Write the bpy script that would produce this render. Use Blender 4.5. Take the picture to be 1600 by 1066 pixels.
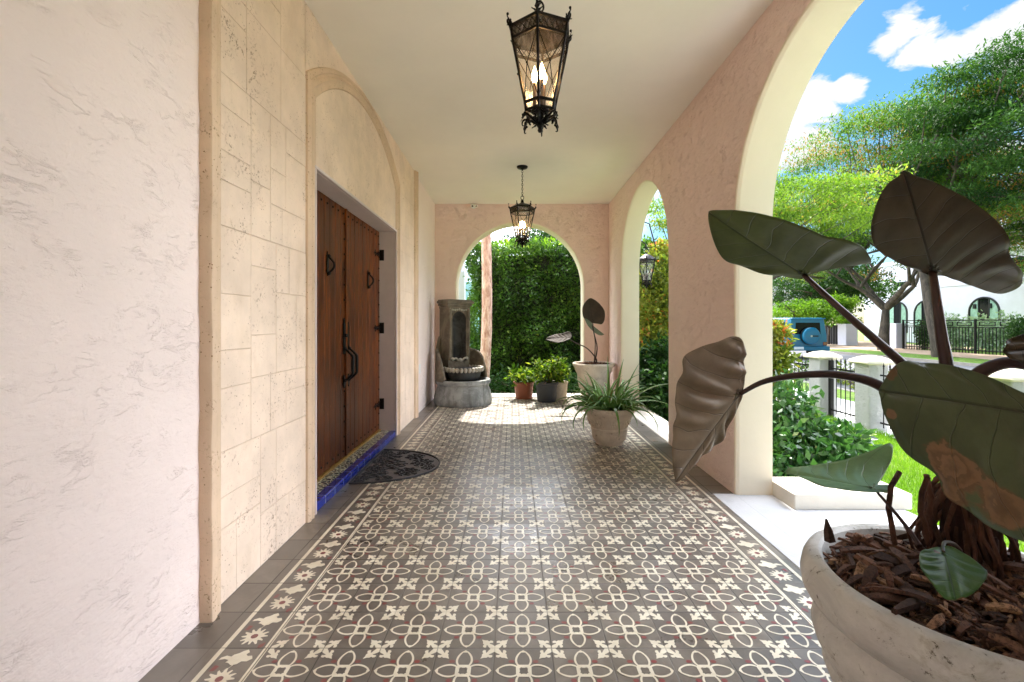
import bpy, math, random
import numpy as np
from mathutils import Vector, Matrix
PI = math.pi
S = bpy.context.scene
for o in list(bpy.data.objects): bpy.data.objects.remove(o, do_unlink=True)
COL = S.collection
random.seed(7); RNG = np.random.default_rng(11)

# ------------------------------------------------------------------ camera
cam_d = bpy.data.cameras.new("camera"); cam = bpy.data.objects.new("camera", cam_d); COL.objects.link(cam)
cam.location = (0, 0, 1.15); cam.rotation_euler = (PI/2, 0, 0)
cam_d.sensor_width = 36; cam_d.lens = 16.0; cam_d.shift_x = -0.0006; cam_d.shift_y = -0.0175
cam_d.clip_start = 0.05; cam_d.clip_end = 2000
S.camera = cam
S.render.resolution_x = 1024; S.render.resolution_y = 682
# ------------------------------------------------------------------ sun, sky, exposure
SUN_DIR = Vector((0.075, 1.0, 1.27)).normalized()
sun_d = bpy.data.lights.new("sun", 'SUN'); sun_d.energy = 2.35; sun_d.angle = math.radians(0.55); sun_d.color = (1.0, 0.95, 0.87)
sun = bpy.data.objects.new("sun", sun_d); COL.objects.link(sun)
sun.rotation_euler = SUN_DIR.to_track_quat('Z', 'Y').to_euler(); sun.location = (3, 10, 14)
S.view_settings.view_transform = 'Standard'; S.view_settings.look = 'None'
S.view_settings.exposure = 2.3; S.view_settings.gamma = 1.0
S.view_settings.use_curve_mapping = False
S.render.engine = 'CYCLES'
S.cycles.max_bounces = 12; S.cycles.diffuse_bounces = 8; S.cycles.glossy_bounces = 4
S.cycles.transparent_max_bounces = 12; S.cycles.sample_clamp_indirect = 8

W = bpy.data.worlds.new("World"); S.world = W; W.use_nodes = True
def build_world():
    nt = W.node_tree; N = nt.nodes; L = nt.links; N.clear()
    out = N.new('ShaderNodeOutputWorld'); bg = N.new('ShaderNodeBackground'); bg.inputs[1].default_value = 0.05
    sky = N.new('ShaderNodeTexSky'); sky.sky_type = 'NISHITA'; sky.sun_disc = False
    sky.sun_elevation = math.asin(SUN_DIR.z); sky.sun_rotation = math.atan2(SUN_DIR.x, SUN_DIR.y)
    sky.air_density = 1.0; sky.dust_density = 0.5; sky.ozone_density = 3.0
    hs = N.new('ShaderNodeHueSaturation'); hs.inputs['Saturation'].default_value = 1.32; hs.inputs['Hue'].default_value = .49; hs.inputs['Value'].default_value = .78
    L.new(sky.outputs[0], hs.inputs['Color'])
    tc = N.new('ShaderNodeTexCoord')
    # clouds: noise on the sky direction, gathered round a few cloud banks
    mp = N.new('ShaderNodeMapping'); mp.inputs['Scale'].default_value = (1, 1, 2.2)
    L.new(tc.outputs['Generated'], mp.inputs[0])
    nz = N.new('ShaderNodeTexNoise'); nz.inputs['Scale'].default_value = 11.0; nz.inputs['Detail'].default_value = 12; nz.inputs['Roughness'].default_value = 0.6
    nz.inputs['Distortion'].default_value = 0.3
    L.new(mp.outputs[0], nz.inputs[0])
    acc = None
    for (u, v, r) in [(1405, 48, .055), (1435, 80, .05), (1480, 85, .06), (1530, 66, .06), (1585, 60, .07), (1650, 55, .10), (1265, 165, .08), (1240, 215, .09), (1325, 140, .045), (830, 365, .05),
                      (1840, 300, .3), (300, 300, .4), (700, 100, .4)]:
        d = Vector(((u-801)/711, 1, -(v-505)/711)).normalized()
        dist = N.new('ShaderNodeVectorMath'); dist.operation = 'DISTANCE'; dist.inputs[1].default_value = d
        L.new(tc.outputs['Generated'], dist.inputs[0])
        mr = N.new('ShaderNodeMapRange'); mr.inputs[1].default_value = 0; mr.inputs[2].default_value = r; mr.inputs[3].default_value = 1; mr.inputs[4].default_value = 0
        L.new(dist.outputs['Value'], mr.inputs[0])
        if acc is None: acc = mr.outputs[0]
        else:
            mx = N.new('ShaderNodeMath'); mx.operation = 'MAXIMUM'; L.new(acc, mx.inputs[0]); L.new(mr.outputs[0], mx.inputs[1]); acc = mx.outputs[0]
    m1 = N.new('ShaderNodeMath'); m1.operation = 'MULTIPLY_ADD'; m1.inputs[1].default_value = 0.55
    L.new(acc, m1.inputs[0]); L.new(nz.outputs[0], m1.inputs[2])
    r1 = N.new('ShaderNodeMapRange'); r1.inputs[1].default_value = .69; r1.inputs[2].default_value = .80
    L.new(m1.outputs[0], r1.inputs[0])
    mix = N.new('ShaderNodeMixRGB'); mix.inputs[2].default_value = (4.2, 4.3, 4.4, 1)
    L.new(r1.outputs[0], mix.inputs[0]); L.new(hs.outputs[0], mix.inputs[1])
    # added bright cloud fill beside the viewer, out of view, to lift the porch
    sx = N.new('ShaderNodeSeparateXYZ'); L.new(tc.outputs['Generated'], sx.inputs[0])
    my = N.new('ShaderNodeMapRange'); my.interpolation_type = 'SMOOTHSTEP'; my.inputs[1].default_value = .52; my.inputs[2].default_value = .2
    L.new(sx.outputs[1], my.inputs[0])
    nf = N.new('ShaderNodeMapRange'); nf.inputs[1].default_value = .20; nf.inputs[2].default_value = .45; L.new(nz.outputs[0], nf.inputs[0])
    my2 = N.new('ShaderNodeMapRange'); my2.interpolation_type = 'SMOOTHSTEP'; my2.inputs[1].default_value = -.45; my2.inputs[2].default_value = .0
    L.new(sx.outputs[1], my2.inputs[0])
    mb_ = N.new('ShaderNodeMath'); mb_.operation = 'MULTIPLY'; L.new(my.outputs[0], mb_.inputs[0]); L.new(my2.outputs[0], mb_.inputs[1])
    dn = N.new('ShaderNodeVectorMath'); dn.operation = 'DISTANCE'; dn.inputs[1].default_value = Vector((0, 1, .40)).normalized(); L.new(tc.outputs['Generated'], dn.inputs[0])  # second added glow, low in the sky ahead, to give the floor its sheen
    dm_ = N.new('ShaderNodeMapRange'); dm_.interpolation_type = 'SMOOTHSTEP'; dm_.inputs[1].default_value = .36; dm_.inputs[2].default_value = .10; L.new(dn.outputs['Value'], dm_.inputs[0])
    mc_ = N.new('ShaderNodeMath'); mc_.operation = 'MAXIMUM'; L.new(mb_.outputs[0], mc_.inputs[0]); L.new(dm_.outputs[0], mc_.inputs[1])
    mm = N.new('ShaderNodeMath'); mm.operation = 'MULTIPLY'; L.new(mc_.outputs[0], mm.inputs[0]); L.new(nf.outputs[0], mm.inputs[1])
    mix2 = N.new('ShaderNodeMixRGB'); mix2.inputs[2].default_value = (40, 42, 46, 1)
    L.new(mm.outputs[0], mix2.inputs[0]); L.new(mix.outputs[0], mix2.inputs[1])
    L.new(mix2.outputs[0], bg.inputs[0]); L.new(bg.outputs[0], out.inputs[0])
build_world()

# ------------------------------------------------------------------ helpers
def P(u, v, Y):            # a point seen at photo pixel (u, v), Y metres ahead
    return Vector(((u-801)/711*Y, Y, 1.15-(v-505)/711*Y))
def lin(c):
    return tuple(((x/255)/12.92 if x/255 <= .04045 else (((x/255)+.055)/1.055)**2.4) for x in c)
def sset(o, label=None, cat=None, group=None, kind=None):
    if label: o['label'] = label
    if cat: o['category'] = cat
    if group: o['group'] = group
    if kind: o['kind'] = kind
    return o
def thing(name, label, cat, loc=(0, 0, 0), rz=0, group=None):
    o = bpy.data.objects.new(name, None); COL.objects.link(o); o.location = loc; o.rotation_euler = (0, 0, rz)
    o.empty_display_size = .1
    return sset(o, label, cat, group)
class MB:
    def __init__(s): s.v = []; s.f = []; s.m = []; s.mi = 0
    def add(s, vs, fs):
        b = len(s.v); s.v += [tuple(p) for p in vs]
        s.f += [tuple(b+i for i in f) for f in fs]; s.m += [s.mi]*len(fs); return s
    def box(s, x0, y0, z0, x1, y1, z1):
        return s.add([(x0,y0,z0),(x1,y0,z0),(x1,y1,z0),(x0,y1,z0),(x0,y0,z1),(x1,y0,z1),(x1,y1,z1),(x0,y1,z1)],
              [(0,3,2,1),(4,5,6,7),(0,1,5,4),(1,2,6,5),(2,3,7,6),(3,0,4,7)])
    def quad(s, a, b, c, d): return s.add([a, b, c, d], [(0,1,2,3)])
    def tube(s, pts, r, n=8, cap=True, closed=False):
        pts = [Vector(p) for p in pts]; k = len(pts)
        if not hasattr(r, '__len__'): r = [r]*k
        vs = []; prev = None
        for i in range(k):
            if closed: t = pts[(i+1) % k]-pts[i-1]
            else: t = pts[min(i+1, k-1)]-pts[max(i-1, 0)]
            t.normalize()
            if prev is None: a = Vector((0,0,1)) if abs(t.z) < .9 else Vector((1,0,0)); nx = t.cross(a).normalized()
            else: nx = (prev-t*prev.dot(t)).normalized()
            prev = nx; ny = t.cross(nx)
            for j in range(n):
                a = 2*PI*j/n; vs.append(pts[i]+(nx*math.cos(a)+ny*math.sin(a))*r[i])
        fs = []
        for i in range(k if closed else k-1):
            for j in range(n):
                a = i*n+j; b = i*n+(j+1) % n; c = ((i+1) % k)*n+(j+1) % n; d = ((i+1) % k)*n+j
                fs.append((a, b, c, d))
        if cap and not closed: fs.append(tuple(range(n))[::-1]); fs.append(tuple((k-1)*n+j for j in range(n)))
        return s.add(vs, fs)
    def lathe(s, prof, n=32, c=(0,0,0), a0=0, a1=2*PI, fn=None):
        full = abs(a1-a0-2*PI) < 1e-6; m = n if full else n+1; vs = []
        for (r, z) in prof:
            for j in range(m):
                a = a0+(a1-a0)*j/n; rr = r if fn is None else fn(r, z, a)
                vs.append((c[0]+rr*math.cos(a), c[1]+rr*math.sin(a), c[2]+z))
        fs = []
        for i in range(len(prof)-1):
            for j in range(n):
                b = (j+1) % m if full else j+1
                fs.append((i*m+j, i*m+b, (i+1)*m+b, (i+1)*m+j))
        return s.add(vs, fs)
    def ball(s, c, r, n=10, sc=(1,1,1)):
        vs = []; fs = []; h = max(4, n//2)
        for i in range(h+1):
            t = PI*i/h
            for j in range(n):
                a = 2*PI*j/n; vs.append((c[0]+r*sc[0]*math.sin(t)*math.cos(a), c[1]+r*sc[1]*math.sin(t)*math.sin(a), c[2]+r*sc[2]*math.cos(t)))
        for i in range(h):
            for j in range(n): fs.append((i*n+j, (i+1)*n+j, (i+1)*n+(j+1) % n, i*n+(j+1) % n))
        return s.add(vs, fs)
    def prism(s, poly, fn, d):           # poly 2-D, fn(a, b, h) -> 3-D, d thickness
        n = len(poly); vs = [fn(a, b, 0) for a, b in poly]+[fn(a, b, d) for a, b in poly]
        fs = [tuple(range(n))[::-1], tuple(range(n, 2*n))]+[(i, (i+1) % n, n+(i+1) % n, n+i) for i in range(n)]
        return s.add(vs, fs)
    def build(s, name, mat, parent=None, smooth=False, bevel=0, fix=True):
        me = bpy.data.meshes.new(name); me.from_pydata(s.v, [], s.f)
        mats = mat if isinstance(mat, (list, tuple)) else [mat]
        for m in mats: me.materials.append(m)
        if len(mats) > 1: me.polygons.foreach_set('material_index', s.m)
        if fix:
            import bmesh
            bm = bmesh.new(); bm.from_mesh(me); bmesh.ops.remove_doubles(bm, verts=bm.verts, dist=1e-6)
            bmesh.ops.recalc_face_normals(bm, faces=bm.faces); bm.to_mesh(me); bm.free()
        if smooth:
            me.polygons.foreach_set('use_smooth', [True]*len(me.polygons))
        me.update()
        o = bpy.data.objects.new(name, me); COL.objects.link(o)
        if smooth and smooth != 'all':
            try: me.set_sharp_from_angle(angle=math.radians(40))
            except Exception: pass
        if bevel:
            b = o.modifiers.new('bevel', 'BEVEL'); b.width = bevel; b.segments = 2; b.limit_method = 'ANGLE'
        if parent:
            o.parent = parent
        return o
def rel(o, parent):         # mesh was written in world coordinates: keep it there under its parent
    bpy.context.view_layer.update()
    o.parent = parent; o.matrix_parent_inverse = parent.matrix_world.inverted(); return o
def copy_tree(o, parent=None):
    c = o.copy(); COL.objects.link(c)
    if parent: c.parent = parent
    for ch in list(o.children): copy_tree(ch, c)
    return c

# ------------------------------------------------------------------ materials
def newmat(name):
    m = bpy.data.materials.new(name); m.use_nodes = True; nt = m.node_tree
    b = nt.nodes['Principled BSDF']; return m, nt, nt.nodes, nt.links, b
def mat_plain(name, col, rough=.5, metal=0, var=.12, vscale=6, bump=0, bscale=40, spec=None, coat=0, emis=None):
    m, nt, N, L, b = newmat(name); c = lin(col)
    tc = N.new('ShaderNodeTexCoord')
    nz = N.new('ShaderNodeTexNoise'); nz.inputs['Scale'].default_value = vscale; nz.inputs['Detail'].default_value = 6; nz.inputs['Roughness'].default_value = .65
    L.new(tc.outputs['Object'], nz.inputs[0])
    rp = N.new('ShaderNodeValToRGB'); L.new(nz.outputs[0], rp.inputs[0])
    rp.color_ramp.elements[0].position = .3; rp.color_ramp.elements[1].position = .7
    rp.color_ramp.elements[0].color = (*[x*(1-var) for x in c], 1); rp.color_ramp.elements[1].color = (*[min(1, x*(1+var)) for x in c], 1)
    L.new(rp.outputs[0], b.inputs['Base Color']); b.inputs['Roughness'].default_value = rough; b.inputs['Metallic'].default_value = metal
    if spec is not None: b.inputs['Specular IOR Level'].default_value = spec
    if coat: b.inputs['Coat Weight'].default_value = coat; b.inputs['Coat Roughness'].default_value = .08
    if bump:
        n2 = N.new('ShaderNodeTexNoise'); n2.inputs['Scale'].default_value = bscale; n2.inputs['Detail'].default_value = 8
        L.new(tc.outputs['Object'], n2.inputs[0])
        bp = N.new('ShaderNodeBump'); bp.inputs['Strength'].default_value = bump; bp.inputs['Distance'].default_value = .01
        L.new(n2.outputs[0], bp.inputs['Height']); L.new(bp.outputs[0], b.inputs['Normal'])
    if emis: b.inputs['Emission Color'].default_value = (*lin(emis[0]), 1); b.inputs['Emission Strength'].default_value = emis[1]
    return m
def math_(N, L, op, a, b=None, c=None, clamp=False):
    n = N.new('ShaderNodeMath'); n.operation = op; n.use_clamp = clamp
    for i, x in enumerate((a, b, c)):
        if x is None: continue
        if isinstance(x, (int, float)): n.inputs[i].default_value = x
        else: L.new(x, n.inputs[i])
    return n.outputs[0]
def mixc(N, L, fac, a, b):
    n = N.new('ShaderNodeMixRGB')
    for i, x in enumerate((fac, a, b)):
        if isinstance(x, (int, float)): n.inputs[i].default_value = x
        elif isinstance(x, tuple): n.inputs[i].default_value = (*x[:3], 1)
        else: L.new(x, n.inputs[i])
    return n.outputs[0]
def mrange(N, L, x, a, b, c=0, d=1, smooth=True):
    n = N.new('ShaderNodeMapRange'); n.interpolation_type = 'SMOOTHSTEP' if smooth else 'LINEAR'
    L.new(x, n.inputs[0]); n.inputs[1].default_value = a; n.inputs[2].default_value = b; n.inputs[3].default_value = c; n.inputs[4].default_value = d
    return n.outputs[0]
def noise(N, L, vec, scale, detail=6, rough=.6, dist=0, mapping=None):
    if mapping:
        mp = N.new('ShaderNodeMapping'); mp.inputs['Scale'].default_value = mapping[0]; mp.inputs['Rotation'].default_value = mapping[1]
        L.new(vec, mp.inputs[0]); vec = mp.outputs[0]
    n = N.new('ShaderNodeTexNoise'); L.new(vec, n.inputs[0]); n.inputs['Scale'].default_value = scale; n.inputs['Detail'].default_value = detail
    n.inputs['Roughness'].default_value = rough; n.inputs['Distortion'].default_value = dist; return n.outputs[0]

def mat_stucco(name, col, amp=1.0, scale=1.0):
    m, nt, N, L, b = newmat(name); c = lin(col)
    tc = N.new('ShaderNodeTexCoord'); vec = tc.outputs['Object']
    # trowel ridges: thin crests of a stretched, distorted noise, broken up by a mask
    a = noise(N, L, vec, 6.5*scale, 6, .6, .5, ((1, .7, 1.6), (.15, 0, 0)))
    r = math_(N, L, 'ABSOLUTE', math_(N, L, 'SUBTRACT', a, .5))
    r = mrange(N, L, r, 0, .035, 1, 0)
    msk = mrange(N, L, noise(N, L, vec, 5.3*scale, 4, .6), .52, .66)
    r = math_(N, L, 'MULTIPLY', r, msk)
    a2 = noise(N, L, vec, 16*scale, 6, .6, .3, ((1, .55, 1.5), (.2, 0, 0)))
    r2 = mrange(N, L, math_(N, L, 'ABSOLUTE', math_(N, L, 'SUBTRACT', a2, .5)), 0, .035, 1, 0)
    r2 = math_(N, L, 'MULTIPLY', r2, mrange(N, L, noise(N, L, vec, 8*scale, 3, .6), .48, .64))
    lump = noise(N, L, vec, 9*scale, 9, .68, .2, ((1, .7, 1.3), (.3, 0, 0)))
    fine = noise(N, L, vec, 60, 4, .6)
    h = math_(N, L, 'ADD', math_(N, L, 'MULTIPLY', r, .42), math_(N, L, 'MULTIPLY', r2, .30))
    h = math_(N, L, 'ADD', h, math_(N, L, 'MULTIPLY', lump, 1.5)); h = math_(N, L, 'ADD', h, math_(N, L, 'MULTIPLY', fine, .22))
    bp = N.new('ShaderNodeBump'); bp.inputs['Strength'].default_value = .8; bp.inputs['Distance'].default_value = .008*amp
    L.new(h, bp.inputs['Height']); L.new(bp.outputs[0], b.inputs['Normal'])
    col_ = mixc(N, L, mrange(N, L, noise(N, L, vec, 1.2, 5, .6), .3, .7), tuple(x*.955 for x in c), tuple(min(1, x*1.03) for x in c))
    sc = mrange(N, L, noise(N, L, vec, 26, 6, .7), .68, .76, 0, .05)
    col_ = mixc(N, L, sc, col_, tuple(x*.6 for x in c))
    L.new(col_, b.inputs['Base Color']); b.inputs['Roughness'].default_value = .62; b.inputs['Specular IOR Level'].default_value = .35
    return m
def mat_coral(name, col, pit=1.0):
    m, nt, N, L, b = newmat(name); c = lin(col); tc = N.new('ShaderNodeTexCoord'); vec = tc.outputs['Object']
    p = noise(N, L, vec, 75, 3, .55, .8, ((1, 1, 1.0), (.3, 0, 0)))
    msk = mrange(N, L, noise(N, L, vec, 3.6, 4, .6), .46, .66)
    pits = math_(N, L, 'MULTIPLY', mrange(N, L, p, .56, .64), mrange(N, L, noise(N, L, vec, 9, 4, .7), .44, .62))
    pits = math_(N, L, 'MULTIPLY', pits, math_(N, L, 'ADD', math_(N, L, 'MULTIPLY', msk, .9), .15))
    vr = N.new('ShaderNodeTexVoronoi'); L.new(vec, vr.inputs[0]); vr.inputs['Scale'].default_value = 55
    dots = math_(N, L, 'MULTIPLY', mrange(N, L, vr.outputs['Distance'], .10, .2, 1, 0), mrange(N, L, noise(N, L, vec, 5.5, 4, .7), .5, .6))
    pits = math_(N, L, 'MAXIMUM', pits, math_(N, L, 'MULTIPLY', dots, pit))
    base = mixc(N, L, mrange(N, L, noise(N, L, vec, 2.5, 6, .65), .3, .7), tuple(x*.86 for x in c), tuple(min(1, x*1.06) for x in c))
    stain = noise(N, L, vec, 1.6, 5, .7, .6, ((1, 2.5, .8), (0, 0, 0)))
    base = mixc(N, L, mrange(N, L, stain, .52, .72, 0, .35), base, lin((208, 182, 152)))
    at = N.new('ShaderNodeAttribute'); at.attribute_name = 'rnd'
    base = mixc(N, L, math_(N, L, 'MULTIPLY', at.outputs['Fac'], .22), base, tuple(x*.80 for x in c))
    colr = mixc(N, L, math_(N, L, 'MULTIPLY', pits, .75*pit), base, lin((146, 112, 80)))
    L.new(colr, b.inputs['Base Color']); b.inputs['Roughness'].default_value = .8; b.inputs['Specular IOR Level'].default_value = .25
    h = math_(N, L, 'SUBTRACT', math_(N, L, 'MULTIPLY', noise(N, L, vec, 22, 8, .7), .5), math_(N, L, 'MULTIPLY', pits, 1.0))
    bp = N.new('ShaderNodeBump'); bp.inputs['Strength'].default_value = .8; bp.inputs['Distance'].default_value = .004
    L.new(h, bp.inputs['Height']); L.new(bp.outputs[0], b.inputs['Normal'])
    return m
def mat_leaf(name, c1, c2, c3=None, trans=.35, rough=.6, spec=.18):
    # colour varies leaf by leaf with the 'rnd' attribute
    m, nt, N, L, b = newmat(name); at = N.new('ShaderNodeAttribute'); at.attribute_name = 'rnd'
    rp = N.new('ShaderNodeValToRGB'); L.new(at.outputs['Fac'], rp.inputs[0])
    rp.color_ramp.elements[0].color = (*lin(c1), 1); rp.color_ramp.elements[1].color = (*lin(c2), 1)
    if c3:
        rp.color_ramp.elements[1].position = .8; e = rp.color_ramp.elements.new(.95); e.color = (*lin(c3), 1)
    L.new(rp.outputs[0], b.inputs['Base Color']); b.inputs['Roughness'].default_value = rough; b.inputs['Specular IOR Level'].default_value = spec
    tr = N.new('ShaderNodeBsdfTranslucent'); mx = N.new('ShaderNodeMixShader'); mx.inputs[0].default_value = trans
    br = N.new('ShaderNodeMixRGB'); br.blend_type = 'MULTIPLY'; br.inputs[0].default_value = 1; br.inputs[2].default_value = (1.25, 1.35, .7, 1)
    L.new(rp.outputs[0], br.inputs[1]); L.new(br.outputs[0], tr.inputs[0])
    L.new(b.outputs[0], mx.inputs[1]); L.new(tr.outputs[0], mx.inputs[2])
    L.new(mx.outputs[0], N['Material Output'].inputs[0]); return m

M = {}
M['pink'] = mat_stucco('pink_stucco', (242, 225, 218), 1.0)
M['pink_rough'] = mat_stucco('rough_pink_stucco', (244, 219, 209), 2.6, 1.5)
M['cream'] = mat_plain('smooth_cream_plaster', (236, 222, 198), .55, var=.03, vscale=2, bump=.15, bscale=18)
M['ceiling'] = mat_plain('ceiling_plaster', (240, 234, 222), .6, var=.035, vscale=1.3, bump=.2, bscale=9)
M['outer'] = mat_stucco('outer_stucco', (236, 214, 200))
M['coral'] = mat_coral('coral_stone', (240, 217, 196)); M['coral_rib'] = mat_coral('coral_stone_moulding', (222, 194, 166), 1.2)
M['jamb'] = mat_plain('jamb_paint', (216, 200, 196), .6, var=.05, vscale=8, bump=.2, bscale=50)
M['iron'] = mat_plain('wrought_iron', (30, 27, 26), .42, .6, var=.3, vscale=30, bump=.2, bscale=90)
M['bronze'] = mat_plain('dark_bronze', (22, 18, 16), .38, .7, var=.35, vscale=40, bump=.25, bscale=90)
M['white_paint'] = mat_plain('white_paint', (235, 235, 232), .5, var=.05)
M['black'] = mat_plain('black_rubber', (22, 22, 24), .5, var=.2, vscale=30, bump=.3, bscale=120)
M['slab'] = mat_plain('white_concrete', (196, 196, 198), .5, var=.09, vscale=2.4, bump=.15, bscale=60)
M['sill'] = mat_plain('white_sill', (222, 214, 200), .5, var=.07, vscale=5, bump=.2, bscale=30)
M['soil'] = mat_plain('soil', (70, 50, 38), .9, var=.4, vscale=60, bump=.8, bscale=60)
M['bulb'] = mat_plain('lamp_bulb', (255, 200, 120), .5, emis=((255, 204, 135), 18))
M['brass'] = mat_plain('brass_strip', (190, 150, 80), .35, .7, var=.12, vscale=30)
#%%STRUCTURE
# ------------------------------------------------------------------ geometry constants (metres)
XL, XR, XO = -1.201, 1.489, 1.735          # house wall, arcade inner face, arcade outer face
ZC, YF, YB = 2.993, 7.05, -3.30            # ceiling, end wall, wall behind the camera
G = -.50                                   # lawn level
TILE = .2011; FX0 = -.868                  # tile pitch, left edge of the patterned field

# ------------------------------------------------------------------ tiled floor
def mat_floor():
    m, nt, N, L, b = newmat('patterned_cement_tile')
    tc = N.new('ShaderNodeTexCoord'); vec = tc.outputs['Object']; sp = N.new('ShaderNodeSeparateXYZ'); L.new(vec, sp.inputs[0])
    at = N.new('ShaderNodeAttribute'); at.attribute_name = 'pat'; f = at.outputs['Fac']
    tx = math_(N, L, 'DIVIDE', math_(N, L, 'SUBTRACT', sp.outputs[0], FX0), TILE); ty = math_(N, L, 'DIVIDE', sp.outputs[1], TILE)
    cx = math_(N, L, 'FLOOR', tx); cy = math_(N, L, 'FLOOR', ty)
    cb = N.new('ShaderNodeCombineXYZ'); L.new(cx, cb.inputs[0]); L.new(cy, cb.inputs[1])
    wn = N.new('ShaderNodeTexWhiteNoise'); wn.noise_dimensions = '3D'; L.new(cb.outputs[0], wn.inputs[0])
    ws = N.new('ShaderNodeSeparateColor'); L.new(wn.outputs['Color'], ws.inputs[0])
    def edge(t):
        fr = math_(N, L, 'FRACT', t); return math_(N, L, 'MINIMUM', fr, math_(N, L, 'SUBTRACT', 1, fr))
    e = math_(N, L, 'MINIMUM', edge(tx), edge(ty))
    joint = mrange(N, L, e, .005, .017, 1, 0)
    jstr = math_(N, L, 'MULTIPLY', joint, mrange(N, L, noise(N, L, vec, 1.7, 3, .6), .4, .6, .15, 1))
    isc = math_(N, L, 'COMPARE', f, 1.0, .3); isr = math_(N, L, 'COMPARE', f, 2.0, .3)
    big = noise(N, L, vec, 1.1, 5, .65); fine = noise(N, L, vec, 34, 8, .7); mid = noise(N, L, vec, 7, 6, .65, .5)
    base = mixc(N, L, mrange(N, L, mid, .3, .72), lin((104, 96, 87)), lin((134, 126, 116)))
    base = mixc(N, L, math_(N, L, 'MULTIPLY', ws.outputs[0], .8), base, lin((92, 86, 80)))
    cream = mixc(N, L, mrange(N, L, mid, .35, .7), lin((214, 204, 182)), lin((232, 224, 204)))
    red = mixc(N, L, mrange(N, L, fine, .35, .65), lin((132, 58, 60)), lin((118, 66, 62)))
    col = mixc(N, L, isc, base, cream); col = mixc(N, L, isr, col, red)
    col = mixc(N, L, math_(N, L, 'MULTIPLY', mrange(N, L, fine,   .5, .8), .10), col, lin((176, 168, 156)))
    col = mixc(N, L, math_(N, L, 'MULTIPLY', mrange(N, L, big, .45, .7), .14), col, lin((150, 142, 134)))
    spots = mrange(N, L, noise(N, L, vec, 95, 2, .5), .68, .78, 0, .25)
    col = mixc(N, L, spots, col, lin((60, 50, 44)))
    col = mixc(N, L, math_(N, L, 'MULTIPLY', jstr, .8), col, lin((48, 42, 38)))
    L.new(col, b.inputs['Base Color'])
    ro = math_(N, L, 'ADD', math_(N, L, 'MULTIPLY', mrange(N, L, mid, .3, .7), .12), .25)
    ro = math_(N, L, 'ADD', ro, math_(N, L, 'MULTIPLY', ws.outputs[1], .10)); ro = math_(N, L, 'ADD', ro, math_(N, L, 'MULTIPLY', joint, .3))
    L.new(ro, b.inputs['Roughness']); b.inputs['Specular IOR Level'].default_value = .95
    bp = N.new('ShaderNodeBump'); bp.inputs['Strength'].default_value = .35; bp.inputs['Distance'].default_value = .0015
    h = math_(N, L, 'SUBTRACT', math_(N, L, 'MULTIPLY', mid, .5), joint); h = math_(N, L, 'ADD', h, math_(N, L, 'MULTIPLY', fine, .15)); L.new(h, bp.inputs['Height'])
    # every tile lies a hair out of level
    sb = N.new('ShaderNodeVectorMath'); sb.operation = 'SUBTRACT'; L.new(wn.outputs['Color'], sb.inputs[0]); sb.inputs[1].default_value = (.5, .5, .5)
    sc = N.new('ShaderNodeVectorMath'); sc.operation = 'MULTIPLY'; L.new(sb.outputs[0], sc.inputs[0]); sc.inputs[1].default_value = (.034, .034, 0)
    ad = N.new('ShaderNodeVectorMath'); ad.operation = 'ADD'; L.new(bp.outputs[0], ad.inputs[0]); L.new(sc.outputs[0], ad.inputs[1])
    no = N.new('ShaderNodeVectorMath'); no.operation = 'NORMALIZE'; L.new(ad.outputs[0], no.inputs[0]); L.new(no.outputs[0], b.inputs['Normal'])
    return m
M['floor'] = mat_floor()

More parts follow.
